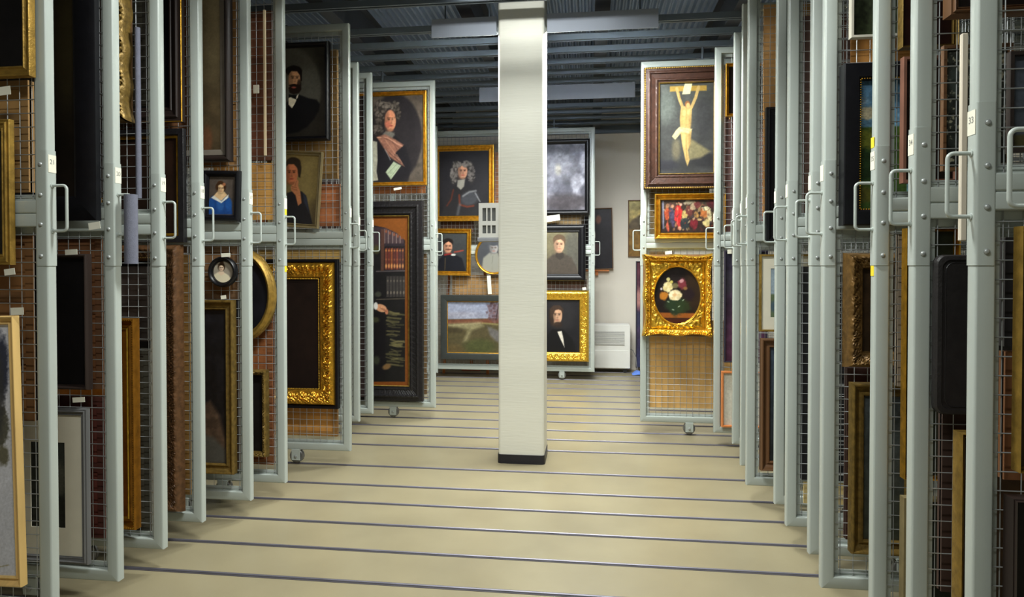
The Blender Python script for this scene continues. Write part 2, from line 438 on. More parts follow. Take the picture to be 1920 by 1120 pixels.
RACKS = {}
def rack(key, s, xe, label, num=None, stickers=()):
    D = rack_meshes(s); Y = RAIL[key]
    e = link('sliding_rack', None, None, (xe, Y, 0))
    tag(e, label, 'picture rack', 'sliding picture racks, left bank' if s < 0 else 'sliding picture racks, right bank')
    aisle = 'right' if s < 0 else 'left'; back = 'left' if s < 0 else 'right'
    for nm in ('low', 'up'):
        link('upright', D[nm, aisle], e); link('upright', D[nm, back], e)
        link('crossbar', D[nm, 'top'], e); link('crossbar', D[nm, 'bottom'], e)
        link('mesh_border', D[nm, 'border'], e)
        wmo = link('wire_mesh', D[nm, 'wire'], e); wmo['kind'] = 'stuff'
    sl = link('joint_sleeve', D['sleeve'], e)
    for z in (1.892, 1.774, 1.66, 1.538): link('bolt', D['bolt'], sl, (s * 0.026, -PD - 0.002, z))
    h = link('handle', D['handle'], e); [link('handle_base', D['rosette'], h, (0, 0, zz)) for zz in (1.636, 1.812)]
    c = link('number_card', D['card'], e)
    if num:
        t = link('digits', text_mesh(num, 0.026, M_INK), c, (-s * 0.0042, 0, 1.895))
        t.rotation_euler = Matrix(((0, 0, 1), (1, 0, 0), (0, 1, 0))).to_euler() if s < 0 else Matrix(((0, 0, -1), (-1, 0, 0), (0, 1, 0))).to_euler()
    for z in stickers: link('sticker', D['sticker'], e, (0 if abs(z - 1.48) < .02 else -s * .0025, 0, z))
    for xw in (0.425, RL - 0.425):
        b = link('wheel_bracket', D['bracket'], e, (s * xw, 0, 0)); link('wheel', D['wheel'], b); link('axle_nut', D['axle'], b)
    link('guide_rod', D['rod'], e, (s * 0.53, 0, 0)); link('guide_rod', D['rod'], e, (s * (RL - 0.53), 0, 0))
    RACKS[key, s] = e
    return e
L, R_ = -1, 1
rack('y', L, -2.072, 'pale grey sliding mesh rack numbered 21, cut by the left edge', '21')
rack('z', L, -2.051, 'pale grey sliding mesh rack numbered 20 with grey foam on its handle', '20')
rack('a', L, -2.066, 'pale grey sliding mesh rack numbered 19 holding a gold beaded frame', '19')
rack('b', L, -2.073, 'pale grey sliding mesh rack holding a tall carved brown frame', '18')
rack('c', L, -1.981, 'pale grey sliding mesh rack holding the lady in blue and the miniature', '17')
rack('d', L, -1.924, 'pale grey sliding mesh rack holding a large oval gold frame', None, (1.845, 1.48))
rack('f', L, -1.772, 'pale grey sliding mesh rack holding the bearded man portrait')
rack('h', L, -2.029, 'pale grey narrow-looking sliding rack just behind the bearded man rack')
rack('i', L, -2.013, 'pale grey sliding rack just before the rack with the library painting')
rack('j', L, -1.490, 'pale grey sliding mesh rack holding the wigged man and library painting')
rack('p', L, -1.947, 'pale grey sliding rack edge just left of the far landscape')
rack('q', L, 0.070, 'pale grey sliding rack pulled far out behind the cream column')
rack('i', R_, 0.451, 'pale grey sliding rack pulled out with crucified figure and flower piece')
rack('h', R_, 1.027, 'pale grey sliding mesh rack holding an orange wood frame near its foot')
rack('g', R_, 1.107, 'pale grey sliding rack, second behind the rack with the cream mount')
rack('f', R_, 1.043, 'pale grey sliding rack just behind the rack with the cream mount')
rack('e', R_, 0.986, 'pale grey sliding mesh rack holding the cream mounted picture')
rack('d', R_, 1.071, 'pale grey sliding rack just before the rack with the cream mount')
rack('c', R_, 1.042, 'pale grey sliding mesh rack with dark narrow gap, third from black landscape frame')
rack('b', R_, 1.050, 'pale grey sliding rack just behind the rack with black landscape frame')
rack('a', R_, 0.993, 'pale grey sliding mesh rack holding the black framed landscape')
rack('z', R_, 1.066, 'pale grey sliding mesh rack numbered 35 with yellow stickers', '35', (1.965, 1.48))
rack('y', R_, 1.050, 'pale grey sliding mesh rack numbered 34 holding a black leather panel', '34')
rack('x', R_, 1.056, 'pale grey sliding mesh rack numbered 33 near the right edge', '33')
rack('w', R_, 1.022, 'pale grey sliding rack at the right edge, only its handle in view')

# ------------------------------------------------------------------ a small painter working in photo pixels
_rng = np.random.RandomState(3)
_NZ = _rng.rand(64, 64)
def vnoise(x, y):
    xi = np.floor(x).astype(int); yi = np.floor(y).astype(int); fx = x - xi; fy = y - yi
    fx = fx * fx * (3 - 2 * fx); fy = fy * fy * (3 - 2 * fy)
    g = lambda a, b: _NZ[a % 64, b % 64]
    return (g(xi, yi) * (1 - fx) + g(xi + 1, yi) * fx) * (1 - fy) + (g(xi, yi + 1) * (1 - fx) + g(xi + 1, yi + 1) * fx) * fy
def fbm(x, y, o=4):
    t = 0; a = 0.5
    for i in range(o): t = t + a * vnoise(x * 2 ** i + 17 * i, y * 2 ** i + 9 * i); a *= 0.5
    return t
class Pt:
    def __init__(s, x, y):
        s.x = x; s.y = y; s.c = np.zeros(x.shape + (3,))
    def over(s, a, col):
        a = np.clip(a, 0, 1)[..., None]; s.c = s.c * (1 - a) + np.array(col, float) * a
    def bg(s, c0, c1=None, ns=0.15, sc=12.0):
        t = (s.y - s.y.min()) / (np.ptp(s.y) + 1e-6)
        c1 = c1 or c0
        s.c = np.array(c0, float) * (1 - t)[..., None] + np.array(c1, float) * t[..., None]
        s.noise(ns, sc)
    def noise(s, amt, sc):
        n = fbm(s.x / sc, s.y / sc) - 0.47
        s.c = np.clip(s.c * (1 + 2 * amt * n)[..., None], 0, 255)
    def ell(s, cx, cy, rx, ry, col, soft=1.5, a=1.0, rot=0.0, wob=0.0):
        dx, dy = s.x - cx, s.y - cy
        c, n = math.cos(math.radians(rot)), math.sin(math.radians(rot))
        u, v = (dx * c + dy * n) / rx, (-dx * n + dy * c) / ry
        d = np.sqrt(u * u + v * v)
        if wob: d = d + wob * (fbm(s.x / 4, s.y / 4) - 0.5)
        k = min(rx, ry)
        s.over(a * np.clip((1 - d) * k / soft + 0.5, 0, 1), col)
    def poly(s, pts, col, soft=1.2, a=1.0):
        n = len(pts); inside = np.zeros(s.x.shape, bool); dm = np.full(s.x.shape, 1e9)
        for i in range(n):
            (x0, y0), (x1, y1) = pts[i], pts[(i + 1) % n]
            cr = ((y0 > s.y) != (y1 > s.y)) & (s.x < (x1 - x0) * (s.y - y0) / ((y1 - y0) or 1e-9) + x0)
            inside ^= cr
            L2 = (x1 - x0) ** 2 + (y1 - y0) ** 2 or 1e-9
            t = np.clip(((s.x - x0) * (x1 - x0) + (s.y - y0) * (y1 - y0)) / L2, 0, 1)
            dm = np.minimum(dm, np.hypot(s.x - x0 - t * (x1 - x0), s.y - y0 - t * (y1 - y0)))
        sd = np.where(inside, dm, -dm)
        s.over(a * np.clip(sd / soft + 0.5, 0, 1), col)
    def line(s, pts, wd, col, a=1.0, soft=1.0):
        dm = np.full(s.x.shape, 1e9)
        for (x0, y0), (x1, y1) in zip(pts, pts[1:]):
            L2 = (x1 - x0) ** 2 + (y1 - y0) ** 2 or 1e-9
            t = np.clip(((s.x - x0) * (x1 - x0) + (s.y - y0) * (y1 - y0)) / L2, 0, 1)
            dm = np.minimum(dm, np.hypot(s.x - x0 - t * (x1 - x0), s.y - y0 - t * (y1 - y0)))
        s.over(a * np.clip((wd / 2 - dm) / soft + 0.5, 0, 1), col)
    def curls(s, cx, cy, rx, ry, n, c0, c1, seed=1, rot=0.0):
        rg = np.random.RandomState(seed); s.ell(cx, cy, rx, ry, tuple(v * .6 for v in c0), 3, 1, rot, .3)
        for i in range(n):
            a = rg.rand() * 2 * math.pi; r = math.sqrt(rg.rand()) * .95; t = rg.rand()
            s.ell(cx + rx * r * math.cos(a), cy + ry * r * math.sin(a), 1.2 + rg.rand() * min(rx, ry) * .3, 1.0 + rg.rand() * min(rx, ry) * .22,
                  tuple(p * (1 - t) + q * t for p, q in zip(c0, c1)), 1.4, .7, rg.rand() * 180)
    def face(s, cx, cy, rx, ry, skin=(196, 146, 112), turn=0.0, dark=(70, 44, 34), mouth=(150, 80, 66)):
        """a small painted face: lit side, eye sockets, nose, mouth, chin shade"""
        s.ell(cx, cy, rx, ry, skin, 1.6)
        s.ell(cx + turn * rx * .2 - rx * .72, cy + ry * .1, rx * .45, ry * .9, tuple(v * .62 for v in skin), 3, .6)
        s.ell(cx + rx * .1, cy - ry * .5, rx * .55, ry * .3, tuple(min(255, v * 1.12) for v in skin), 3, .6)
        ex = rx * .38; ox = turn * rx * .22
        for sgn in (-1, 1):
            s.ell(cx + ox + sgn * ex, cy - ry * .10, rx * .25, ry * .09, tuple(v * .6 for v in skin), 1.2, .85)
            s.ell(cx + ox + sgn * ex, cy - ry * .09, rx * .13, ry * .055, dark, .8, .9)
            s.line([(cx + ox + sgn * ex - rx * .26, cy - ry * .23), (cx + ox + sgn * ex + rx * .26, cy - ry * .25)], max(1, ry * .07), dark, .7)
        s.line([(cx + ox + rx * .02, cy - ry * .1), (cx + ox + turn * rx * .12 + rx * .04, cy + ry * .22)], rx * .16, tuple(v * .78 for v in skin), .6, 1.4)
        s.ell(cx + ox + turn * rx * .1, cy + ry * .25, rx * .2, ry * .07, tuple(v * .72 for v in skin), 1.2, .8)
        s.ell(cx + ox, cy + ry * .5, rx * .34, ry * .075, mouth, 1.0, .9)
        s.ell(cx, cy + ry * .92, rx * .6, ry * .16, tuple(v * .68 for v in skin), 2, .6)

# ------------------------------------------------------------------ pictures
def leaf(p, amp, seed=0.0):
    def d(sd, s, Ls, c, ins, hg):
        env = math.sin(math.pi * min(1, max(0, (c - .08) / .84)))
        q = s - Ls / 2
        ph = math.pi * q / p + seed
        c0 = .5 + .22 * math.sin(ph); dd = c - c0
        stem = math.exp(-(dd / .09) ** 2)
        lv = abs(math.sin(2.5 * ph + 9 * dd)) * math.exp(-((abs(dd) - .24) / .15) ** 2)
        g = .5 + .5 * math.sin(7 * ph - 12 * c)
        return 0.0, amp * env * (.7 * stem + .85 * lv + .15 * g - .35)
    return d
def scallop(p, amp, wave, n=2):
    base = leaf(p, amp)
    def d(sd, s, Ls, c, ins, hg):
        di, dh = base(sd, s, Ls, c, ins, hg)
        u = s / Ls
        wv = wave * (0.5 - 0.5 * math.cos(2 * math.pi * u * n)) * (1 - c) ** 1.5
        co = math.exp(-((min(u, 1 - u) * Ls) / 0.05) ** 2)
        ce = math.exp(-(((u - .5) * Ls) / 0.04) ** 2)
        return wv - co * 0.006 * (1 - c), dh + 0.012 * (co + .8 * ce) * math.sin(math.pi * c)
    return d

def profile(kind, fw, d):
    if kind == 'flat': P = [(0, 0), (0, .92), (.06, 1), (.86, 1), (.94, .92), (1, .85), (1, .3)]
    elif kind == 'scoop': P = [(0, 0), (0, .8), (.05, .98), (.12, 1), (.22, .95), (.30, .7), (.45, .5), (.62, .42), (.76, .5), (.82, .62), (.88, .62), (.94, .48), (1, .42), (1, .25)]
    elif kind == 'step': P = [(0, 0), (0, .7), (.05, .8), (.25, .8), (.27, .93), (.34, 1), (.42, .97), (.46, .75), (.75, .65), (.80, .72), (.87, .72), (.9, .5), (1, .45), (1, .25)]
    elif kind == 'reverse': P = [(0, 0), (0, .35), (.3, .45), (.6, .7), (.78, .97), (.85, 1), (.92, .95), (.95, .75), (1, .7), (1, .3)]
    elif kind == 'round': P = [(0, 0), (0, .55), (.08, .8), (.22, .96), (.4, 1), (.6, .93), (.75, .75), (.82, .6), (.88, .62), (.95, .55), (1, .4), (1, .25)]
    else: P = [(i / 15, [0, .6, .85, .95, 1, .98, .94, .9, .86, .82, .8, .78, .76, .74, .66, .3][i]) for i in range(16)]
    if kind == 'ornate':
        P = [P[0]] + [(a, float(np.interp(a, [q[0] for q in P], [q[1] for q in P]))) for a in np.linspace(0.02, 1, 30)]
    return [(a * fw, b * d) for a, b in P]

def paint_grid(name, w, h, ybase, owner_m, painter, px_w, px_h, material, hole=None):
    """canvas mesh w x h centred on the origin with its colours painted per vertex"""
    nx = int(min(190, max(6, px_w / 1.15))); nz = int(min(300, max(6, px_h / 1.15)))
    X, Z = np.meshgrid(np.linspace(-w / 2, w / 2, nx), np.linspace(-h / 2, h / 2, nz))
    V = np.stack([X.ravel(), np.full(X.size, ybase), Z.ravel()], 1)
    M = np.array(owner_m)
    Wd = V @ M[:3, :3].T + M[:3, 3]
    px, py = proj(Wd)
    pt = Pt(px, py); painter(pt); pt.noise(.10, 2.6)
    c = np.clip(pt.c, 0, 255) / 255.0
    c = np.where(c <= 0.04045, c / 12.92, ((c + 0.055) / 1.055) ** 2.4)
    idx = np.arange(nx * nz).reshape(nz, nx)
    q = np.stack([idx[:-1, :-1], idx[:-1, 1:], idx[1:, 1:], idx[1:, :-1]], -1).reshape(-1, 4)
    me = bpy.data.meshes.new(name); me.from_pydata(V.tolist(), [], q.tolist()); me.update()
    at_ = me.color_attributes.new('paint', 'FLOAT_COLOR', 'POINT')
    at_.data.foreach_set('color', np.concatenate([c, np.ones((len(c), 1))], 1).ravel().astype(np.float32))
    me.materials.append(material)
    return me

def dark(c=(24, 22, 22), c2=None, ns=.3):
    return lambda p: p.bg(c, c2 or tuple(v * .8 for v in c), ns, 20)

def tags(e, M, rects, yb):
    for (x0, y0, x1, y1) in rects:
        Yp = M[1][3] + yb
        a, b = at(x0, y0, Yp), at(x1, y1, Yp)
        mi = M.inverted()
        p = mi @ Vector(((a[0] + b[0]) / 2, Yp, (a[1] + b[1]) / 2))
        w_, h_ = abs(b[0] - a[0]), abs(a[1] - b[1])
        link('inventory_tag', MB().box(-w_ / 2, w_ / 2, -.0006, .0006, -h_ / 2, h_ / 2).mesh('inventory_tag', M_CARD), e, p,
             (0, random.uniform(-.15, .05), 0))

def picture(label, Y, rect, fwpx, frame, fmat, painter=None, ref='l', depth=0.045, name='framed_picture', rot=0.0, liner=None, matpx=None,
            ornament=None, step=None, beads=None, tag_rects=(), oval=None, group=None, cat='picture', gap=0.032, fillet=None, edge=None):
    """rect in photo pixels on the plane of the frame's front; ref says at which side the heights were read"""
    x0, y0, x1, y1 = rect
    Yf = Y - gap - depth
    yc = (y0 + y1) / 2
    Yb = Y - gap; Yi = Yb - .45 * depth
    X0 = at(x0, yc, Yb if ref == 'l' else Yf)[0]; X1 = at(x1, yc, Yb if ref == 'r' else Yf)[0]
    xr = {'l': x0, 'r': x1, 'c': (x0 + x1) / 2}[ref]
    Z1 = at(xr, y0, Yf if y0 < 498 else Yb)[1]; Z0 = at(xr, y1, Yb if y1 < 498 else Yf)[1]
    w_, h_ = X1 - X0, Z1 - Z0
    sc = at(xr + 1, yc, Yf)[0] - at(xr, yc, Yf)[0]
    fw = (X1 - at(x1 - fwpx, yc, Yi)[0]) if ref == 'r' else (at(x0 + fwpx, yc, Yi)[0] - X0)
    fw = max(fw, 0.012, fwpx * sc * .45)
    e = link(name, None, None, ((X0 + X1) / 2, Y - gap, Z0))
    M = Matrix.Translation(((X0 + X1) / 2, Y - gap, Z0))
    if rot:
        M = M @ Matrix.Rotation(rot, 4, 'Y'); e.rotation_euler = (0, rot, 0)
    tag(e, label, cat, group)
    Mc = M @ Matrix.Translation((0, 0, h_ / 2))
    fm = sweep(w_, h_, profile(frame, fw, depth), False, (0, 1, 2, 3), step, ornament)
    fo = link('frame', fm.mesh('frame', fmat, 35), e, (0, 0, h_ / 2))
    link('backing', MB().box(-w_ / 2 + .004, w_ / 2 - .004, -.004, 0, -h_ / 2 + .004, h_ / 2 - .004).mesh('backing', wood_back((120, 92, 60))), e, (0, 0, h_ / 2))
    iw, ih = w_ - 2 * fw, h_ - 2 * fw
    yb = -depth * 0.27
    if edge:
        link('edge_line', sweep(w_ + .004, h_ + .004, [(0, depth * .66), (0, depth * .82), (.002, depth * .86), (.005, depth * .84), (.005, depth * .66)]).mesh('edge_line', edge, 35), e, (0, 0, h_ / 2))
    if fillet:
        flw = .010
        if isinstance(fillet, tuple): fillet, flw = fillet
        link('fillet', sweep(iw + .004, ih + .004, [(0, depth * .25), (0, depth * .5), (flw * .4, depth * .56), (flw, depth * .5), (flw, depth * .25)]).mesh('fillet', fillet, 35), e, (0, 0, h_ / 2))
    if liner:
        lw, lm = liner[0] * sc, liner[1]
        link('liner', sweep(iw + .002, ih + .002, [(0, depth * .25), (0, depth * .45), (lw * .8, depth * .36), (lw, depth * .30), (lw, depth * .25)]).mesh('liner', lm, 35), e, (0, 0, h_ / 2))
        iw -= 2 * lw; ih -= 2 * lw
    if matpx:
        mw, mm = matpx[0] * sc, matpx[1]
        mh = (matpx[2] if len(matpx) > 2 else matpx[0]) * sc
        mb = MB(); t = .004
        mb.box(-iw / 2, iw / 2, yb - t, yb, -ih / 2, -ih / 2 + mh); mb.box(-iw / 2, iw / 2, yb - t, yb, ih / 2 - mh, ih / 2)
        mb.box(-iw / 2, -iw / 2 + mw, yb - t, yb, -ih / 2 + mh, ih / 2 - mh); mb.box(iw / 2 - mw, iw / 2, yb - t, yb, -ih / 2 + mh, ih / 2 - mh)
        link('mount', mb.mesh('mount', mm), e, (0, 0, h_ / 2)); iw -= 2 * mw; ih -= 2 * mh
    if painter:
        me = paint_grid('canvas', iw + .004, ih + .004, yb, Mc, painter, iw / sc, ih / sc, canvas_mat())
        link('canvas', me, e, (0, 0, h_ / 2))
    if beads:
        bp, br, ins, bm = beads
        mb = MB(); bw, bh = w_ - 2 * ins * fw, h_ - 2 * ins * fw
        for sd in range(4):
            Ls = bw if sd % 2 == 0 else bh
            n = int(Ls / bp)
            for i in range(n):
                t = (i + .5) / n * Ls - Ls / 2
                px_, pz_ = ((t, -bh / 2), (bw / 2, t), (t, bh / 2), (-bw / 2, t))[sd]
                yy = -depth * .93
                v = [(px_, yy - br, pz_), (px_ - br, yy, pz_), (px_, yy, pz_ + br), (px_ + br, yy, pz_), (px_, yy, pz_ - br)]
                mb.add(v, [(0, 1, 2), (0, 2, 3), (0, 3, 4), (0, 4, 1)])
        bo = link('beading', mb.mesh('beading', bm, 80), fo); bo['kind'] = 'stuff'
    tags(e, M, tag_rects, -depth - .003)
    return e, M, (w_, h_, sc, fw, yb)

def back(label, Y, rect, rgb, ref='l', bars=1, name='picture_back', plain=False, cat='picture', gap=0.024):
    """the rear of a picture that hangs on the far side of a rack: frame bars, board and stretcher bars"""
    x0, y0, x1, y1 = rect
    Yf = Y + gap
    yc = (y0 + y1) / 2
    X0 = at(x0, yc, Yf)[0]; X1 = at(x1, yc, Yf)[0]
    xr = {'l': x0, 'r': x1, 'c': (x0 + x1) / 2}[ref]
    Z1 = at(xr, y0, Yf)[1]; Z0 = at(xr, y1, Yf)[1]
    w_, h_ = X1 - X0, Z1 - Z0
    e = link(name, None, None, ((X0 + X1) / 2, Yf, Z0)); tag(e, label, cat, 'picture backs seen through the mesh')
    m = wood_back(rgb); m2 = wood_back(tuple(int(v * .8) for v in rgb))
    bw = min(0.035, w_ * .2)
    link('board', MB().box(-w_ / 2, w_ / 2, .008, .016, 0, h_).mesh('board', m), e)
    if not plain:
        link('frame_rear', sweep(w_, h_, [(0, -.03), (0, 0), (bw, 0), (bw, -.03)]).mesh('frame_rear', m2), e, (0, 0, h_ / 2))
        mb = MB()
        for i in range(bars):
            z = h_ * (i + 1) / (bars + 1); mb.box(-w_ / 2 + bw, w_ / 2 - bw, 0.002, 0.008, z - .02, z + .02)
        if bars: link('stretcher_bar', mb.mesh('stretcher_bar', m2), e)
    return e

YR = RAIL
# ---- rack 21 (left edge)
picture('gold framed dark painting hung high on rack 21', YR['y'], (-150, -240, 65, 146), 25, 'scoop', GOLDD, dark((20, 18, 20)), 'r', .03, tag_rects=[(-6, 163, 20, 178)])
picture('gold framed dark painting at handle height on rack 21', YR['y'], (-150, 222, 28, 497), 24, 'step', GOLDD, dark((30, 24, 16)), 'r', .03, tag_rects=[(8, 504, 28, 516)])
def p_pine(p):
    p.bg((214, 214, 222), (206, 208, 218), .05, 20)
    p.ell(2, 690, 13, 62, (44, 48, 66), 6, .95, wob=.5); p.ell(-4, 800, 20, 40, (78, 76, 62), 6, .9, wob=.6); p.ell(6, 855, 10, 18, (96, 92, 70), 5, .9, wob=.6)
    p.ell(-10, 740, 18, 90, (60, 60, 60), 8, .8, wob=.5)
    p.line([(-12, 1066), (16, 1060)], 2, (150, 140, 100), .8)
picture('pale pine frame with white mount and dark foliage study on rack 21', YR['y'], (-150, 594, 49, 1106), 21, 'scoop', PINE, p_pine, 'r', .032, rot=-.022, tag_rects=[(20, 577, 44, 591)])
back('light wood slatted picture back high behind the mesh of rack 21', YR['y'], (-150, 150, 53, 360), (172, 132, 78), 'r', 2)
back('orange brown picture back low behind the mesh of rack 21', YR['y'], (-150, 440, 63, 790), (136, 92, 48), 'r', 2)
# ---- rack 20
def p20(p):
    p.bg((46, 38, 22), (22, 18, 14), .4, 30); p.ell(122, 90, 20, 110, (58, 50, 24), 14, .6)
picture('very wide black frame with murky brown canvas on rack 20', YR['z'], (-60, -330, 186, 414), 46, 'flat', BLACK, p20, 'r', .03, tag_rects=[(166, 417, 188, 430)])
picture('narrow dark frame with black canvas on rack 20', YR['z'], (-40, 476, 173, 733), 13, 'round', DBROWN, dark((18, 17, 19)), 'r', .035, tag_rects=[(122, 468, 145, 478)])
def p_grey(p):
    p.bg((40, 42, 38), (34, 36, 30), .5, 8); p.ell(100, 860, 26, 60, (60, 64, 58), 10, .7, wob=.5); p.ell(112, 900, 10, 30, (110, 106, 90), 6, .5, wob=.6)
picture('grey frame with cream mount and small dark print on rack 20', YR['z'], (8, 766, 170, 1062), 16, 'step', GREYF, p_grey, 'r', .028, matpx=(33, MATC, 48), tag_rects=[(136, 745, 159, 755)])
back('dark reddish picture back low behind the mesh of rack 20', YR['z'], (-40, 745, 196, 1010), (96, 46, 36), 'r', 1)
back('brown picture back at mid height behind the mesh of rack 20', YR['z'], (-40, 430, 192, 730), (128, 84, 50), 'r', 1)
back('greyish picture back high behind the mesh of rack 20', YR['z'], (-40, -60, 194, 370), (104, 92, 84), 'r', 2)
# ---- rack 19
picture('gilded rococo frame with scrolled edge high on rack 19', YR['a'], (10, -260, 249, 232), 30, 'ornate', GOLDO, dark((70, 56, 40)), 'r', .06, ornament=scallop(.08, .026, .012, 7), step=.006)
picture('gold beaded frame with orange brown canvas on rack 19', YR['a'], (60, 597, 263, 996), 22, 'scoop', mat('orange_gilt', (164, 110, 34), .36, .65, .25, 30, .2, 120), dark((150, 92, 26), (120, 66, 20), .15), 'r', .045, beads=(.0115, .0055, .16, GOLDB), fillet=GOLDB)
back('dark canvas back low behind the mesh of rack 19', YR['a'], (60, 655, 282, 1000), (92, 88, 74), 'r', 1)
back('dark brown picture back at mid height behind the mesh of rack 19', YR['a'], (60, 500, 276, 640), (72, 60, 54), 'r', 1)
back('greenish picture back high behind the mesh of rack 19', YR['a'], (60, -60, 279, 195), (70, 66, 54), 'r', 1)
# ---- rack holding carved brown frame
picture('dark moulded frame with thin gold outer line above rack with carved frame', YR['b'], (150, -330, 345, 230), 30, 'step', DBROWN, dark((20, 18, 18)), 'r', .04, edge=GOLD)
picture('black frame with gold inner edge hung above the carved brown frame', YR['b'], (170, 240, 350, 455), 14, 'flat', EBONY, dark((40, 24, 16)), 'r', .03, fillet=(GOLD, .017))
picture('tall wide carved dark brown frame near the floor', YR['b'], (150, 458, 346, 966), 34, 'ornate', mat('carved_brown', (96, 66, 40), .45, .15, .35, 40, .3, 120), dark((22, 18, 16)), 'r', .055, ornament=leaf(.045, .009), step=.005, beads=(.012, .004, .8, GOLDO))
back('pale yellow wood picture back beside the carved brown frame', YR['b'], (200, 478, 357, 928), (204, 156, 84), 'r', 2)
back('brown picture back high behind the mesh above the carved frame', YR['b'], (200, -60, 357, 260), (132, 88, 54), 'r', 1)
# ---- rack with the lady in blue
def p17(p):
    p.bg((118, 106, 76), (72, 60, 42), .3, 25); p.ell(398, 60, 18, 90, (140, 126, 92), 18, .6); p.ell(388, 262, 10, 26, (120, 76, 50), 6, .7)
picture('tall brown painting in dark frame with grey liner above lady in blue', YR['c'], (300, -260, 436, 304), 16, 'round', DBROWN, p17, 'r', .05, liner=(10, LINERG))
def p_blue(p):
    p.bg((86, 76, 68), (70, 62, 56), .15, 10)
    p.poly([(389, 402), (391, 380), (397, 368), (410, 366), (418, 372), (428, 367), (433, 378), (436, 402)], (28, 66, 128), 1.5)
    p.ell(396, 384, 6, 12, (34, 82, 150), 3, .9); p.ell(429, 384, 6, 12, (34, 82, 150), 3, .9); p.ell(413, 384, 7, 12, (52, 104, 170), 4, .6)
    p.poly([(396, 371), (402, 366), (415, 378), (428, 365), (428, 371), (415, 381)], (226, 224, 214), 1)
    p.poly([(401, 367), (409, 358), (419, 358), (426, 366), (415, 377)], (222, 186, 140), 1.5)
    p.ell(414, 351, 10, 10, (60, 38, 22), 2); p.ell(413.5, 344, 6, 5, (70, 44, 24), 1.5)
    p.face(414, 354, 6.2, 9, (226, 188, 140), 0.3); p.poly([(406.5, 352), (407.5, 344), (414, 340), (420.5, 344), (421.5, 352), (419, 348), (414, 345.5), (409, 348)], (62, 40, 24), 1.2); p.ell(407.5, 353, 1.8, 4.5, (62, 40, 24), 1); p.ell(421, 352, 1.8, 4, (62, 40, 24), 1); p.ell(420, 346, 3, 3, (190, 120, 80), 1, .8)
picture('small black framed portrait of a lady in a blue dress', YR['c'], (376, 318.5, 451, 414.5), 13, 'round', BLACK, p_blue, 'r', .035, rot=.03)
e17, M17, q17 = None, None, None
def p_low17(p):
    p.bg((22, 22, 26), (22, 20, 20), .2, 20)
    p.poly([(380, 760), (394, 752), (412, 780), (424, 830), (424, 870), (380, 870)], (84, 66, 52), 8, .9); p.noise(.35, 10)
    p.poly([(380, 815), (400, 820), (424, 845), (424, 870), (380, 870)], (74, 76, 72), 8, .8)
picture('dull gold frame with dark painting under the round miniature', YR['c'], (290, 563, 444, 892), 21, 'scoop', GOLDO, p_low17, 'r', .05, tag_rects=[(414, 554, 424, 561)])
# round miniature
def round_picture(label, Y, cx, cy, rx, ry, irx, fmat, painter, depth=.03, name='round_miniature', prof=None, gap=.032, tag_rects=(), disp=None, n=56, liner=None):
    Yf = Y - gap - depth
    Xc, Zc = at(cx, cy, Yf); sc = at(cx + 1, cy, Yf)[0] - Xc
    szc = Zc - at(cx, cy + 1, Yf)[1]
    e = link(name, None, None, (Xc, Y - gap, Zc - ry * szc)); tag(e, label, 'picture')
    M = Matrix.Translation((Xc, Y - gap, Zc - ry * szc)); off = (0, 0, ry * szc)
    ax, az = irx * sc, (ry - (rx - irx)) * szc; fw = (rx - irx) * sc
    prof = prof or [(1, 0), (1, .5), (.9, .8), (.65, 1), (.4, .92), (.2, .6), (.1, .62), (0, .4), (0, .2)]
    link('frame', oval_sweep([(a * fw, b * depth) for a, b in prof], ax, az, n, disp).mesh('frame', fmat, 45), e, off)
    # canvas: disc mesh painted per vertex
    nr, na = 26, 56
    V = [(0, -depth * .25, 0)] ; F_ = []
    for i in range(1, nr + 1):
        for k in range(na):
            a = 2 * math.pi * k / na; V.append((ax * 1.01 * i / nr * math.cos(a), -depth * .25, az * 1.01 * i / nr * math.sin(a)))
    for k in range(na):
        F_.append((0, 1 + k, 1 + (k + 1) % na))
        for i in range(nr - 1):
            a0 = 1 + i * na; b0 = a0 + na; F_.append((a0 + k, b0 + k, b0 + (k + 1) % na, a0 + (k + 1) % na))
    VV = np.array(V); Wd = VV + np.array([Xc, Y - gap, Zc])
    px, py = proj(Wd); pt = Pt(px, py); painter(pt)
    c = np.clip(pt.c, 0, 255) / 255.0; c = np.where(c <= .04045, c / 12.92, ((c + .055) / 1.055) ** 2.4)
    me = new_mesh('canvas', V, F_, canvas_mat())
    at_ = me.color_attributes.new('paint', 'FLOAT_COLOR', 'POINT')
    at_.data.foreach_set('color', np.concatenate([c, np.ones((len(c), 1))], 1).ravel().astype(np.float32))
    link('canvas', me, e, off)
    mb = MB().lathe_y([(1.0, -.004), (1.0, 0)], 40, 0, 0, ax + fw * .95, az + fw * .95)
    link('backing', mb.mesh('backing', wood_back((110, 84, 56))), e, off)
    tags(e, M, tag_rects, -depth - .002)
    return e
def p_mini(p):
    p.bg((150, 142, 128), (120, 112, 100), .1, 8); p.ell(414, 505, 20, 20, (176, 168, 150), 10, .5)
    p.poly([(396, 524), (400, 516), (408, 511), (420, 511), (428, 516), (434, 524), (428, 535), (400, 535)], (226, 216, 186), 2)
    p.poly([(408, 513), (412, 508), (418, 508), (421, 513), (415, 517)], (228, 204, 176), 1.2)
    p.ell(415, 501, 7, 8, (66, 50, 36), 1.5); p.ell(416, 495, 4, 3.5, (60, 44, 32), 1.2); p.face(415, 503, 4.6, 6, (230, 204, 176)); p.poly([(409.5, 503), (410, 496), (415, 493.5), (420, 496), (420.5, 503), (418, 498.5), (415, 497.5), (412, 498.5)], (62, 46, 32), 1); p.ell(415.5, 492, 3.6, 3, (58, 42, 30), 1)
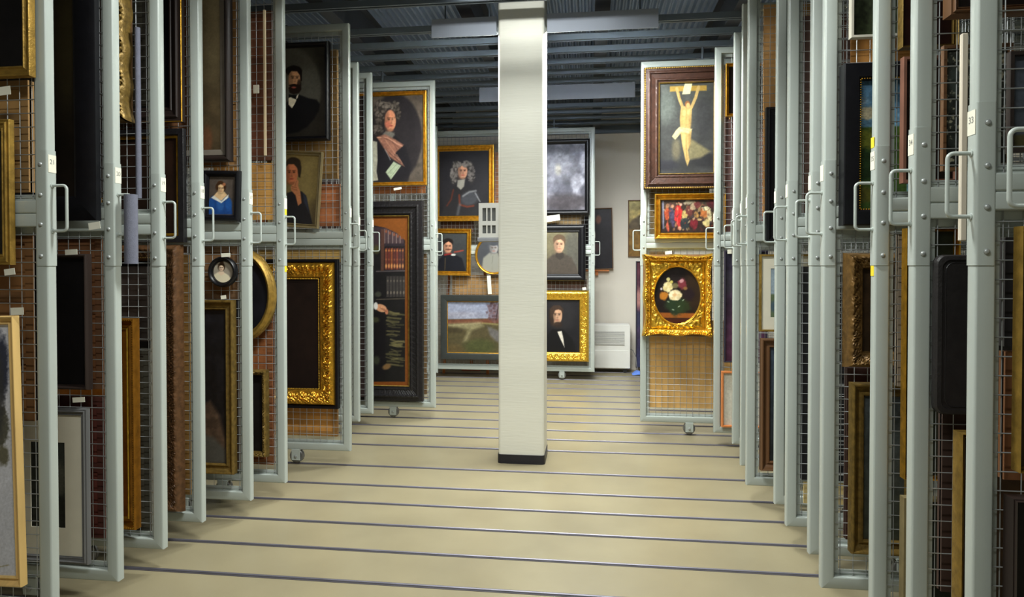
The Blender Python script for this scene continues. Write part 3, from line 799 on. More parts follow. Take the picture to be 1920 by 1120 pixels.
round_picture('small round black framed miniature of a lady in white', YR['c'], 414.8, 510, 27, 28.5, 18.5, BLACK, p_mini, tag_rects=[(415, 475, 432, 482)])
back('pale orange picture back high behind the mesh beside the tall brown painting', YR['c'], (300, -60, 452, 312), (204, 152, 90), 'r', 2)
back('brown plank picture back behind the mesh around the round miniature', YR['c'], (300, 462, 446, 562), (126, 92, 58), 'r', 1)
back('dark picture back low behind the mesh beside the dull gold frame', YR['c'], (300, 600, 449, 880), (86, 62, 44), 'r', 1)
# ---- rack with the oval frame
round_picture('large oval gold frame with dark canvas partly hidden by a post', YR['d'], 446, 554, 65, 87, 50, GOLDD, dark((26, 26, 32)), .055, 'oval_picture',
              [(1, 0), (1, .4), (.92, .6), (.8, .65), (.7, .9), (.5, 1), (.32, .9), (.25, .6), (.12, .5), (0, .4), (0, .2)], n=72)
picture('small carved gold frame low on the oval frame rack', YR['d'], (420, 693, 505, 860), 13, 'ornate', GOLDO, dark((26, 24, 22)), 'r', .05, ornament=leaf(.045, .016), step=.006)
back('tan cardboard picture back behind the mesh above the oval frame', YR['d'], (400, 305, 513, 412), (196, 146, 76), 'r', 0, plain=True)
back('brown red picture back high behind the mesh of the oval frame rack', YR['d'], (400, 20, 511, 300), (120, 74, 52), 'r', 2)
back('orange brown picture back low behind the mesh of the oval frame rack', YR['d'], (400, 560, 511, 872), (148, 88, 44), 'r', 1)
# ---- rack with the bearded man
def p_beard(p):
    p.bg((50, 47, 40), (44, 41, 35), .12, 8)
    p.ell(545, 168, 57, 79, (84, 82, 72), 5, .95); p.ell(555, 120, 40, 34, (98, 95, 84), 20, .5)
    p.poly([(536, 252), (538, 192), (552, 178), (562, 178), (578, 184), (594, 187), (600, 196), (598, 208), (590, 222), (576, 238), (560, 248)], (17, 17, 19), 3)
    p.poly([(541, 180), (548, 184), (556, 187), (552, 196), (547.5, 203), (541, 196)], (232, 220, 190), 1)
    p.poly([(556, 180), (560, 176), (558, 184), (555, 186)], (226, 214, 190), 1)
    p.poly([(541, 177), (556, 179), (553, 184), (546, 182), (541, 184)], (14, 14, 15), .8)
    p.ell(551, 133, 15.5, 10, (26, 20, 18), 1.5); p.ell(561, 140, 5, 12, (26, 20, 18), 2)
    p.face(552.5, 148, 11, 21, (206, 152, 108), 0.15, (40, 26, 20), (150, 74, 60))
    p.poly([(539, 142), (540, 129), (550, 122.5), (560, 125), (566, 134), (566.5, 152), (563.5, 152), (562, 141), (557, 134), (546, 133.5), (541.5, 139)], (24, 18, 17), 1.4)
    p.poly([(541, 165), (545, 160), (552, 158), (560, 160), (564, 158), (565, 168), (560, 175), (550, 177), (543, 174)], (34, 22, 17), 2)
    p.ell(551, 164, 4.5, 1.6, (168, 84, 68), 1, .9); p.line([(543, 160), (551, 158.5), (560, 160)], 2.6, (28, 18, 14), .9)
    p.ell(561, 158, 4, 9, (32, 22, 18), 2, .8)
    p.noise(.06, 3)
picture('dark glossy frame portrait of a bearded man in black suit', YR['f'], (490, 75, 620, 264.5), 11, 'round', BLACK, p_beard, 'r', .05)
def p_chin(p):
    p.bg((134, 116, 70), (96, 84, 56), .16, 14); p.ell(580, 330, 22, 60, (150, 132, 80), 16, .6); p.ell(592, 400, 14, 24, (70, 60, 44), 12, .5)
    p.poly([(538, 424), (538, 362), (552, 358), (566, 359), (574, 367), (579, 390), (586, 420)], (34, 34, 38), 2)
    p.poly([(568, 362), (575, 370), (580, 400), (570, 380)], (52, 58, 74), 3, .8)
    p.ell(550, 306, 14, 11, (54, 42, 30), 2); p.ell(561, 316, 4, 12, (64, 48, 34), 2)
    p.face(547, 325, 11.5, 21, (200, 120, 80), -.1, (60, 34, 24), (150, 64, 50)); p.poly([(535, 314), (537, 303), (548, 297), (559, 301), (565, 313), (563, 334), (559.5, 332), (558, 316), (551, 308), (541, 308)], (50, 40, 30), 1.6)
    p.poly([(545, 350), (551, 345), (557, 336), (560, 340), (559, 348), (563, 360), (565.5, 381), (559, 386), (554, 366), (546, 357)], (196, 128, 86), 1.5)
    p.line([(547, 350), (556, 352)], 1.2, (120, 66, 44), .8); p.line([(547, 354), (557, 357)], 1.2, (120, 66, 44), .7); p.line([(556, 340), (553, 349)], 1.1, (130, 70, 50), .7)
picture('tilted olive frame portrait of a man resting chin on hand', YR['f'], (500, 281, 598, 426), 9, 'scoop', OLIVEF, p_chin, 'r', .04, rot=.07, gap=.03)
e_, M_, q_ = picture('heavy carved gold frame with black outer edge and dark canvas', YR['f'], (440, 486, 637, 768), 7, 'flat', BLACK, None, 'r', .045)
def gold_inner():
    w0, h0, sc, fw, yb = q_
    iw, ih = w0 - 2 * fw, h0 - 2 * fw
    g = 30 * sc
    link('carved_moulding', sweep(iw + .002, ih + .002, [(a, b + .01) for a, b in profile('ornate', g, .05)], False, (0, 1, 2, 3), .006, leaf(.06, .026)).mesh('carved_moulding', GOLD, 60), e_, (0, 0, h0 / 2))
    mb = MB(); bw, bh = iw - 2 * g - .004, ih - 2 * g - .004
    for sd in range(4):
        Ls = bw if sd % 2 == 0 else bh; n = int(Ls / .012)
        for i in range(n):
            t = (i + .5) / n * Ls - Ls / 2
            a, b = ((t, -bh / 2), (bw / 2, t), (t, bh / 2), (-bw / 2, t))[sd]; yy = -.042; r = .006
            mb.add([(a, yy - r, b), (a - r, yy, b), (a, yy, b + r), (a + r, yy, b), (a, yy, b - r)], [(0, 1, 2), (0, 2, 3), (0, 3, 4), (0, 4, 1)])
    bo = link('beading', mb.mesh('beading', GOLDB, 80), e_, (0, 0, h0 / 2)); bo['kind'] = 'stuff'
    cm = paint_grid('canvas', iw - 2 * g + .004, ih - 2 * g + .004, -.012, M_ @ Matrix.Translation((0, 0, h0 / 2)), dark((34, 24, 20), (28, 20, 18), .25), 80, 200, canvas_mat())
    link('canvas', cm, e_, (0, 0, h0 / 2))
gold_inner()
back('terracotta coloured box board behind the mesh beside the chin on hand portrait', YR['f'], (480, 345, 638, 424), (190, 118, 72), 'r', 1)
back('tan board behind the mesh just above the heavy gold frame', YR['f'], (480, 466, 640, 492), (196, 160, 92), 'r', 0, plain=True)
back('tan orange board behind the mesh under the heavy gold frame', YR['f'], (480, 758, 632, 819), (186, 132, 62), 'r', 0)
back('gilt edged picture back beside the bearded man portrait', YR['f'], (500, 92, 632, 335), (150, 116, 62), 'r', 2)
# ---- rack with wigged man and library
def p_wig(p):
    p.bg((88, 78, 68), (80, 72, 64), .2, 10); p.ell(741, 258, 50, 82, (40, 36, 38), 4, 1); p.noise(.15, 14)
    p.poly([(700, 345), (702, 265), (716, 252), (742, 256), (760, 275), (772, 310), (764, 345)], (28, 26, 30), 4, .9)
    p.ell(729, 253, 10, 7, (126, 124, 114), 3, .8, wob=.7)
    p.face(732, 226, 10.5, 20, (206, 138, 104), .45, (60, 34, 28), (160, 74, 62)); p.ell(727, 233, 5, 6, (206, 106, 84), 4, .6); p.ell(738, 228, 2, 8, (226, 168, 130), 1.5, .7)
    p.curls(711, 212, 10, 24, 40, (86, 76, 68), (140, 128, 116), 3); p.curls(709, 242, 8, 16, 26, (70, 62, 56), (118, 108, 98), 4); p.curls(722, 198, 12, 8, 26, (92, 82, 74), (150, 138, 126), 5); p.curls(741, 199, 8, 9, 24, (86, 78, 70), (138, 128, 116), 6); p.curls(746, 213, 5, 13, 20, (72, 64, 58), (112, 104, 94), 7)
    p.poly([(706, 257), (722, 252), (742, 262), (757, 272), (744, 284), (740, 290), (750, 300), (758, 312), (748, 306), (730, 294), (716, 272)], (140, 96, 78), 3)
    p.line([(708, 258), (726, 258), (745, 270), (754, 274)], 2.4, (190, 140, 116), .8); p.line([(716, 268), (732, 288), (752, 306)], 2.2, (92, 60, 50), .8)
    p.line([(722, 262), (738, 284), (748, 300)], 1.6, (180, 130, 106), .6); p.line([(714, 256), (732, 264), (750, 278)], 1.8, (104, 68, 56), .7, 1.4); p.line([(712, 262), (724, 278), (738, 292)], 1.6, (172, 124, 102), .6, 1.4); p.line([(736, 266), (744, 280)], 1.6, (96, 62, 52), .6, 1.4); p.line([(744, 290), (754, 306)], 1.4, (186, 138, 114), .6, 1.2); p.line([(722, 280), (732, 300)], 1.4, (150, 150, 150), .7)
    p.poly([(723, 323), (738, 303), (752, 311), (733, 337)], (158, 170, 142), 1.8); p.line([(727, 326), (744, 308)], 1, (110, 122, 100), .7); p.line([(733, 331), (748, 312)], 1, (110, 122, 100), .7)
    p.poly([(698, 264), (707, 266), (708, 300), (706, 322), (709, 338), (698, 340)], (158, 156, 138), 2); p.noise(.12, 4)
e_w, M_w, q_w = picture('gold framed portrait of a man in a long grey wig', YR['j'], (662, 169, 801, 348), 8, 'scoop', GOLD, p_wig, 'r', .045, tag_rects=[(738, 352, 753, 356)])
def p_lib(p):
    p.bg((30, 28, 30), (26, 25, 24), .15, 10)
    p.poly([(690, 426), (722, 426), (758, 448), (758, 462), (690, 462)], (58, 46, 50), 2)
    for i, x in enumerate((724, 731, 739, 746, 753)):
        p.poly([(x - 3, 428 + i * 3), (x + 3, 428 + i * 3), (x + 3, 456), (x - 3, 456)], (74, 58, 62), 1); p.line([(x - 3, 430 + i * 3), (x - 3, 456)], 1, (196, 180, 168), .8)
        p.ell(x, 434 + i * 3, 2, 3, (170, 90, 50), 1.5, .6)
    p.line([(720, 460), (760, 459)], 3, (46, 40, 46), 1)
    for i in range(7):
        x = 724 + i * 5.2; c = ((110, 58, 44), (96, 46, 40), (128, 70, 44), (88, 48, 44), (116, 60, 48), (80, 52, 52), (92, 56, 50))[i]
        p.poly([(x - 2.2, 466), (x + 2.2, 465), (x + 2.2, 506), (x - 2.2, 506)], c, .8); p.ell(x, 470, 1.6, 2, (196, 130, 70), 1, .7); p.ell(x, 499, 1.8, 4, (210, 150, 90), 1.2, .8); p.ell(x, 487, 1.5, 2, (150, 96, 60), 1, .6)
    p.line([(706, 509), (760, 508)], 2.2, (92, 84, 86), .9)
    for i in range(6):
        x = 727 + i * 6; p.poly([(x - 2.4, 518), (x + 2.4, 518), (x + 2.4, 557), (x - 2.4, 557)], (62, 58, 56), 1); p.ell(x, 527, 1.6, 2, (120, 112, 100), 1, .6); p.ell(x, 549, 1.6, 3, (130, 120, 106), 1, .7)
    p.line([(706, 562), (760, 560)], 2, (90, 82, 70), .8); p.poly([(714, 430), (721, 430), (720, 508), (714, 508)], (86, 58, 48), 2, .9)
    p.ell(706, 468, 6, 8, (90, 86, 46), 4, .7); p.ell(709, 552, 6, 5, (70, 72, 60), 3, .8)
    rg = np.random.RandomState(5)
    for i in range(46):
        y0 = 584 + rg.rand() * 100; xx = 722 + rg.rand() * 16; t = rg.rand(); wv = rg.rand() * 7 - 3
        p.line([(xx, y0), (xx + 10, y0 + wv), (xx + 14 + rg.rand() * 14, y0 + wv * .4 + 2)], 1.2 + rg.rand() * 2.6, (70 + 70 * t, 68 + 62 * t, 44 + 42 * t), .6, 1.6)
    p.line([(724, 618), (760, 620)], 3, (24, 22, 26), .9)
    p.poly([(690, 590), (712, 586), (724, 610), (722, 700), (690, 720)], (24, 22, 24), 4, .9); p.ell(704, 600, 7, 5, (74, 76, 50), 4, .7); p.ell(706, 676, 6, 8, (62, 66, 48), 4, .7)
    p.ell(714.5, 578, 11, 7, (206, 150, 112), 1.5, 1, 20); p.ell(704.5, 574, 4, 7, (214, 212, 206), 1.2); p.ell(725, 585, 3, 5, (186, 120, 88), 1.5)
    for i in range(3): p.line([(712 + i * 4, 577 + i), (722 + i * 2, 584 + i)], 1, (140, 84, 60), .8)
    p.ell(725, 688, 8, 5, (132, 100, 62), 3, .9, -20)
    # painted brown spandrel round the arch
    p.poly([(690, 400), (770, 400), (770, 730), (759.5, 730), (759.5, 451), (744, 437), (722, 427), (690, 421)], (126, 72, 28), 1); p.poly([(690, 716), (770, 716), (770, 730), (690, 730)], (120, 66, 24), 1)
e_l, M_l, q_l = picture('tall black carved frame with library painting of book shelves', YR['j'], (620, 376, 795, 754.5), 28, 'step', EBONY, p_lib, 'r', .07, fillet=GOLDD, ornament=leaf(.03, .004), step=.006)
back('orange brown board behind the mesh just under the wigged man portrait', YR['j'], (640, 349, 797, 362), (180, 112, 62), 'r', 0, plain=True)
back('yellow and brown picture back behind the mesh right of the library painting', YR['j'], (640, 470, 799, 740), (140, 110, 70), 'r', 1)
back('dark brown picture back seen in the narrow gap before the library painting rack', YR['i'], (600, 180, 683, 745), (62, 44, 40), 'r', 2)
# ---- far rack behind the column
def p_armor(p):
    p.bg((38, 36, 40), (30, 29, 32), .15, 14); p.ell(868, 345, 44, 60, (46, 44, 48), 10, .6)
    p.poly([(826, 408), (836, 372), (852, 350), (876, 350), (896, 365), (908, 408)], (40, 38, 40), 4)
    p.face(867.5, 321.5, 9, 14, (212, 154, 122), .15, (70, 42, 36), (176, 84, 70)); p.curls(851, 328, 7, 17, 40, (104, 98, 94), (160, 152, 146), 8); p.curls(884, 327, 7, 17, 40, (96, 90, 88), (150, 142, 136), 9); p.curls(857, 308, 9, 6, 24, (112, 106, 100), (170, 162, 154), 10); p.curls(876, 308, 9, 6, 24, (112, 106, 100), (164, 156, 148), 11)
    p.poly([(858, 338), (872, 336), (870, 350), (864, 356), (857, 350)], (160, 156, 144), 2.5)
    p.ell(880, 372, 17, 13, (74, 76, 82), 6, .8, -20); p.line([(868, 368), (880, 360), (892, 358)], 3, (170, 172, 172), .7, 3); p.line([(891, 362), (900, 378)], 2, (180, 182, 184), .7, 2)
    p.line([(861, 366), (862, 384), (876, 388), (888, 386)], 3.4, (112, 52, 34), .9, 2); p.line([(850, 356), (846, 374), (838, 386)], 3, (98, 46, 32), .8, 2)
    p.line([(862, 384), (858, 402)], 5, (120, 122, 126), .5, 4)
picture('gold framed portrait of an armoured man in curled wig, far rack', YR['q'], (812, 270.5, 927, 415), 11, 'scoop', GOLD, p_armor, 'r', .06)
def p_mil(p):
    p.bg((64, 66, 66), (50, 52, 54), .1, 10)
    p.poly([(818, 510), (822, 488), (834, 476), (850, 476), (866, 484), (874, 510)], (24, 25, 32), 2.5)
    p.ell(840, 454, 9.5, 7, (30, 24, 22), 2); p.face(840, 463, 8, 12, (210, 152, 120), .2, (50, 32, 26), (150, 70, 60)); p.poly([(831.5, 460), (832, 451), (839, 447), (847, 450), (849.5, 460), (846, 456), (841, 453), (835, 456)], (30, 24, 22), 1.3); p.line([(836, 468), (846, 468)], 1.8, (60, 40, 30), .8)
    p.line([(834, 478), (846, 476)], 3, (150, 40, 36), .9); p.line([(852, 473), (868, 470)], 3, (146, 62, 50), .9); p.ell(850, 478, 4.5, 2, (206, 204, 196), 1); p.line([(835, 484), (834, 506)], 1.4, (120, 100, 60), .6)
picture('gold framed portrait of a moustached officer, far rack', YR['q'], (806, 428.5, 883, 517), 9, 'scoop', GOLD, p_mil, 'r', .05, rot=.015)
def p_oval(p):
    p.bg((74, 76, 80), (66, 68, 74), .1, 10); p.poly([(902, 515), (906, 484), (918, 474), (936, 474), (952, 490), (956, 515)], (140, 140, 130), 3)
    p.ell(926, 462, 9, 7, (96, 98, 104), 3); p.face(926, 466, 7.5, 10, (156, 152, 150)); p.ell(926, 457.5, 8, 4, (70, 72, 78), 1.5); p.line([(924, 480), (922, 506)], 1.2, (110, 110, 100), .7); p.line([(935, 474), (946, 512)], 4, (30, 30, 34), .8, 2)
round_picture('oval gold framed grey portrait half hidden by the column', YR['q'], 925, 478, 35, 37.5, 30.5, GOLD, p_oval, .04, 'oval_picture', n=60)
def p_land(p):
    p.bg((140, 148, 172), (160, 158, 166), .12, 20); p.ell(870, 575, 40, 6, (156, 158, 174), 6, .4); p.ell(905, 570, 26, 5, (124, 132, 156), 5, .4); p.ell(860, 590, 40, 5, (170, 162, 168), 5, .4)
    p.poly([(830, 599), (990, 596), (990, 670), (830, 670)], (84, 76, 52), 1.5); p.poly([(830, 600), (990, 597), (990, 605), (830, 608)], (120, 70, 54), 2.5, .85)
    p.poly([(834, 608), (862, 606), (902, 604), (906, 612), (884, 620), (876, 640), (868, 642), (878, 618), (850, 614)], (152, 144, 108), 7, .8); p.line([(836, 611), (866, 609), (900, 606)], 2, (170, 162, 124), .6, 2.5)
    p.ell(850, 620, 16, 5, (64, 56, 40), 4, .8); p.ell(900, 650, 30, 14, (72, 80, 44), 8, .7); p.ell(850, 655, 18, 9, (96, 80, 50), 7, .7); p.poly([(914, 612), (938, 622), (950, 648), (930, 640), (918, 628)], (116, 116, 128), 5, .6)
    rg = np.random.RandomState(12); p.ell(930, 586, 13, 17, (100, 76, 80), 8, .6)
    for i in range(90):
        an = rg.rand() * 6.283; r = math.sqrt(rg.rand()); t = rg.rand()
        p.ell(931 + 19 * r * math.cos(an), 584 + 21 * r * math.sin(an), 1 + rg.rand() * 2.4, .8 + rg.rand() * 2, (70 + 60 * t, 50 + 46 * t, 54 + 40 * t), 1.2, .6, rg.rand() * 180)
    p.line([(930, 600), (935, 570)], 2, (52, 40, 40), .8); p.line([(905, 606), (935, 609)], 3, (150, 140, 90), .7, 2)
    p.noise(.14, 4)
picture('heath landscape in dark frame with gold lines, far rack', YR['q'], (827.5, 553, 978, 674), 11, 'flat', mat('slate_frame', (50, 54, 52), .45, 0, .15, 20), p_land, 'l', .045, fillet=GOLD, beads=(.012, .004, .12, GOLDD), tag_rects=[(914, 517, 921, 552)])
def p_glare(p):  # grey lamp glare on a glossy dark canvas, painted into its colours
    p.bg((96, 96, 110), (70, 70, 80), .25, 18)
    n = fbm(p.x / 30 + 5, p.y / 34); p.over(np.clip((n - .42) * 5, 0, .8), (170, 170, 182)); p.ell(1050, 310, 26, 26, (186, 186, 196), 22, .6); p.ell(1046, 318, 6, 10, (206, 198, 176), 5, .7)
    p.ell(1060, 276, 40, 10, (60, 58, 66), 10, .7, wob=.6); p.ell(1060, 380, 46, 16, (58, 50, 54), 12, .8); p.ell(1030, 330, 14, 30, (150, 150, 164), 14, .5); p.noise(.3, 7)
picture('black framed dark painting with painted-in lamp glare high on the far rack', YR['q'], (972, 259, 1106, 403), 9.5, 'round', BLACK, p_glare, 'r', .05, tag_rects=[(1022, 404, 1050, 415)])
def p_off(p):
    p.bg((120, 112, 84), (92, 86, 70), .12, 14); p.ell(1075, 470, 16, 50, (78, 78, 74), 12, .7)
    p.poly([(1004, 518), (1018, 494), (1036, 478), (1054, 474), (1072, 484), (1080, 500), (1086, 518)], (74, 66, 58), 3); p.poly([(1042, 474), (1056, 474), (1058, 482), (1050, 488), (1042, 482)], (56, 50, 44), 2)
    p.ell(1048.5, 450, 11.5, 10, (88, 66, 48), 2); p.face(1048.5, 459.5, 9.5, 14.5, (208, 162, 130), .15, (80, 52, 40), (166, 90, 76)); p.poly([(1037.5, 458), (1038, 447), (1046, 440.5), (1056, 443), (1060.5, 451), (1059.5, 460), (1057, 453), (1051, 449), (1042, 451)], (96, 76, 56), 1.5); p.noise(.08, 4)
picture('black framed portrait of a clean shaven man in grey tunic, far rack', YR['q'], (1000, 421, 1098, 528), 14, 'round', BLACK, p_off, 'r', .05)
def p_vic(p):
    p.bg((30, 29, 33), (26, 26, 30), .12, 12); p.ell(1052, 590, 26, 30, (44, 42, 44), 14, .6)
    p.poly([(1010, 665), (1020, 634), (1036, 618), (1056, 618), (1072, 634), (1082, 665)], (16, 16, 19), 3); p.poly([(1045, 622), (1053, 621), (1056, 634), (1058.5, 652), (1050, 634)], (216, 210, 196), 1.2)
    p.ell(1042, 583, 13, 9, (44, 34, 28), 2.5); p.ell(1033, 592, 4, 12, (44, 34, 28), 2); p.face(1044, 592, 10, 17, (196, 154, 124), .35, (56, 38, 30), (140, 84, 72)); p.poly([(1032, 594), (1031, 580), (1038, 573), (1049, 572.5), (1056.5, 580), (1055.5, 590), (1053, 583), (1047, 580.5), (1041, 582), (1037.5, 590), (1038, 604)], (62, 47, 38), 1.6); p.ell(1046, 609, 8, 5.5, (48, 36, 30), 2.5, .9); p.ell(1035, 603, 3.5, 8, (48, 36, 30), 2, .9)
picture('carved gold framed portrait of a bearded man in black, far rack', YR['q'], (990, 545, 1104.5, 680.5), 18.5, 'ornate', GOLDB, p_vic, 'r', .06, ornament=leaf(.05, .012), step=.008, tag_rects=[(1092, 539, 1099, 544)])
back('brown wooden board with straps behind the far rack near the wig portrait', YR['q'], (926, 285, 990, 410), (150, 100, 64), 'l', 2)
back('tan plank board behind the far rack above the heath landscape', YR['q'], (848, 516, 990, 556), (158, 122, 74), 'l', 0)
back('dark brown board behind the far rack between officer and wig portraits', YR['q'], (826, 408, 888, 436), (92, 66, 54), 'l', 0)
back('dull tan board behind the far rack under the painting with painted-in glare', YR['q'], (1000, 404, 1090, 424), (140, 116, 76), 'l', 0)
back('dark brown board behind the far rack above the carved gold portrait', YR['q'], (1000, 524, 1100, 548), (86, 62, 52), 'l', 0)

# ---- right rack with crucified figure and flowers
def p_cross(p):
    p.bg((66, 68, 64), (52, 52, 52), .2, 18); p.ell(1250, 200, 16, 30, (96, 104, 96), 12, .5, wob=.6); p.ell(1245, 310, 26, 10, (38, 38, 44), 6, .8, wob=.4); p.ell(1320, 300, 24, 14, (40, 40, 42), 8, .8); p.ell(1320, 220, 16, 40, (48, 48, 50), 10, .6)
    p.poly([(1292, 258), (1332, 284), (1314, 296), (1290, 300)], (150, 138, 92), 5, .6); p.ell(1268, 280, 8, 20, (130, 118, 84), 6, .5)
    p.poly([(1256, 162), (1325, 160), (1325, 170), (1256, 172)], (150, 122, 54), 1.2); p.poly([(1284, 157), (1298, 156), (1294, 176), (1279, 177)], (204, 196, 150), 1)
    sk = (168, 142, 88)
    p.line([(1269, 166), (1274, 186), (1281, 204)], 5.5, sk, 1, 1.2); p.line([(1310, 163), (1304, 184), (1296, 202)], 5.5, sk, 1, 1.2)
    p.poly([(1277, 200), (1298, 198), (1296, 222), (1294, 246), (1276, 246), (1275, 222)], sk, 1.5); p.ell(1289, 196, 5, 7, (120, 80, 46), 1.5); p.ell(1290, 198, 3.6, 5, (198, 150, 96), 1.2)
    p.poly([(1275, 244), (1297, 244), (1294, 270), (1290, 282), (1293, 300), (1289, 312), (1285, 300), (1280, 276)], sk, 1.8); p.line([(1286, 256), (1288, 300)], 1.2, (140, 110, 60), .8)
    p.poly([(1274, 238), (1298, 242), (1292, 250), (1278, 248), (1266, 262), (1260, 256), (1268, 244)], (182, 170, 126), 1.8); p.line([(1264, 258), (1280, 246)], 1.2, (150, 136, 96), .7); p.line([(1276, 241), (1294, 246)], 1.2, (150, 136, 96), .7); p.ell(1283, 212, 5, 5, (206, 180, 116), 3, .6); p.ell(1292, 212, 4, 5, (206, 180, 116), 3, .6); p.line([(1287, 204), (1286, 236)], 1.6, (140, 112, 62), .7, 1.6); p.ell(1294, 226, 3, 14, (136, 110, 64), 3, .6); p.ell(1282, 262, 3, 14, (204, 178, 112), 3, .6); p.ell(1293, 262, 2.6, 14, (140, 112, 66), 2.5, .6); p.line([(1272, 172), (1279, 198)], 1.4, (132, 106, 60), .6, 1.4); p.ell(1284, 230, 5, 5, (170, 140, 84), 3, .6); p.ell(1278, 222, 3, 16, (160, 132, 76), 3, .6)
    p.noise(.1, 5)
picture('large brown carved frame with pale crucified figure on dark ground', YR['i'], (1206.5, 126, 1371, 356.5), 29, 'step', REDBR, p_cross, 'l', .07, ornament=leaf(.03, .002), step=.008, beads=(.015, .008, .07, GOLDD), fillet=GOLDO)
def p_ador(p):
    p.bg((60, 46, 36), (40, 30, 28), .4, 8); p.line([(1243, 378), (1244, 428)], 3, (130, 134, 160), .8, 1.5)
    rg = np.random.RandomState(21); pal = ((176, 130, 90), (90, 40, 38), (60, 50, 60), (150, 60, 44), (130, 110, 70), (40, 44, 40), (190, 160, 120), (70, 30, 30))
    for i in range(110): p.ell(1246 + rg.rand() * 104, 380 + rg.rand() * 50, .8 + rg.rand() * 2.6, 1 + rg.rand() * 4.5, pal[rg.randint(8)], 1, .6, rg.rand() * 90 - 45)
    for (x, y, rx, ry, c) in ((1251, 400, 4.5, 13, (176, 74, 44)), (1252, 386, 4, 4, (150, 110, 80)), (1260, 406, 5, 20, (62, 58, 84)), (1252, 426, 2.5, 8, (186, 84, 62)), (1272, 402, 6.5, 19, (206, 44, 44)), (1274, 420, 4, 6, (196, 50, 48)), (1277, 384, 2.4, 2.6, (226, 170, 150)),
                              (1284, 404, 5.5, 8, (206, 182, 110)), (1284, 420, 8, 12, (38, 46, 50)), (1292, 395, 6, 10, (96, 50, 46)), (1299, 388, 5, 6, (160, 140, 112)), (1301, 421, 7, 9, (112, 30, 40)), (1290, 380, 9, 4, (150, 140, 116)), (1306, 403, 4, 6, (160, 120, 66)),
                              (1320, 400, 7, 8, (176, 104, 54)), (1323, 391, 8, 4, (216, 206, 164)), (1330, 403, 4, 12, (206, 196, 150)), (1324, 418, 6, 7, (206, 190, 130)), (1312, 412, 4, 2, (214, 176, 120)), (1308, 384, 6, 6, (100, 44, 44)), (1261, 387, 2.2, 3, (196, 150, 120)), (1274, 428, 3, 4, (216, 150, 120)), (1335, 382, 8, 8, (70, 30, 34))):
        p.ell(x, y, rx, ry, c, 1.6, .88, random.uniform(-12, 12), .9)
    p.line([(1271, 392), (1270, 420)], 1.4, (240, 90, 84), .7); p.line([(1275, 392), (1274, 418)], 1.2, (150, 24, 30), .7)
    for i in range(70): p.ell(1246 + rg.rand() * 104, 380 + rg.rand() * 52, .6 + rg.rand() * 1.5, .8 + rg.rand() * 3.0, pal[rg.randint(8)], 1, .55, rg.rand() * 90 - 45)
    p.noise(.25, 3)
picture('small gold framed crowd scene with a figure in red', YR['i'], (1227, 363.5, 1362, 448.5), 12, 'scoop', GOLD, p_ador, 'l', .05)
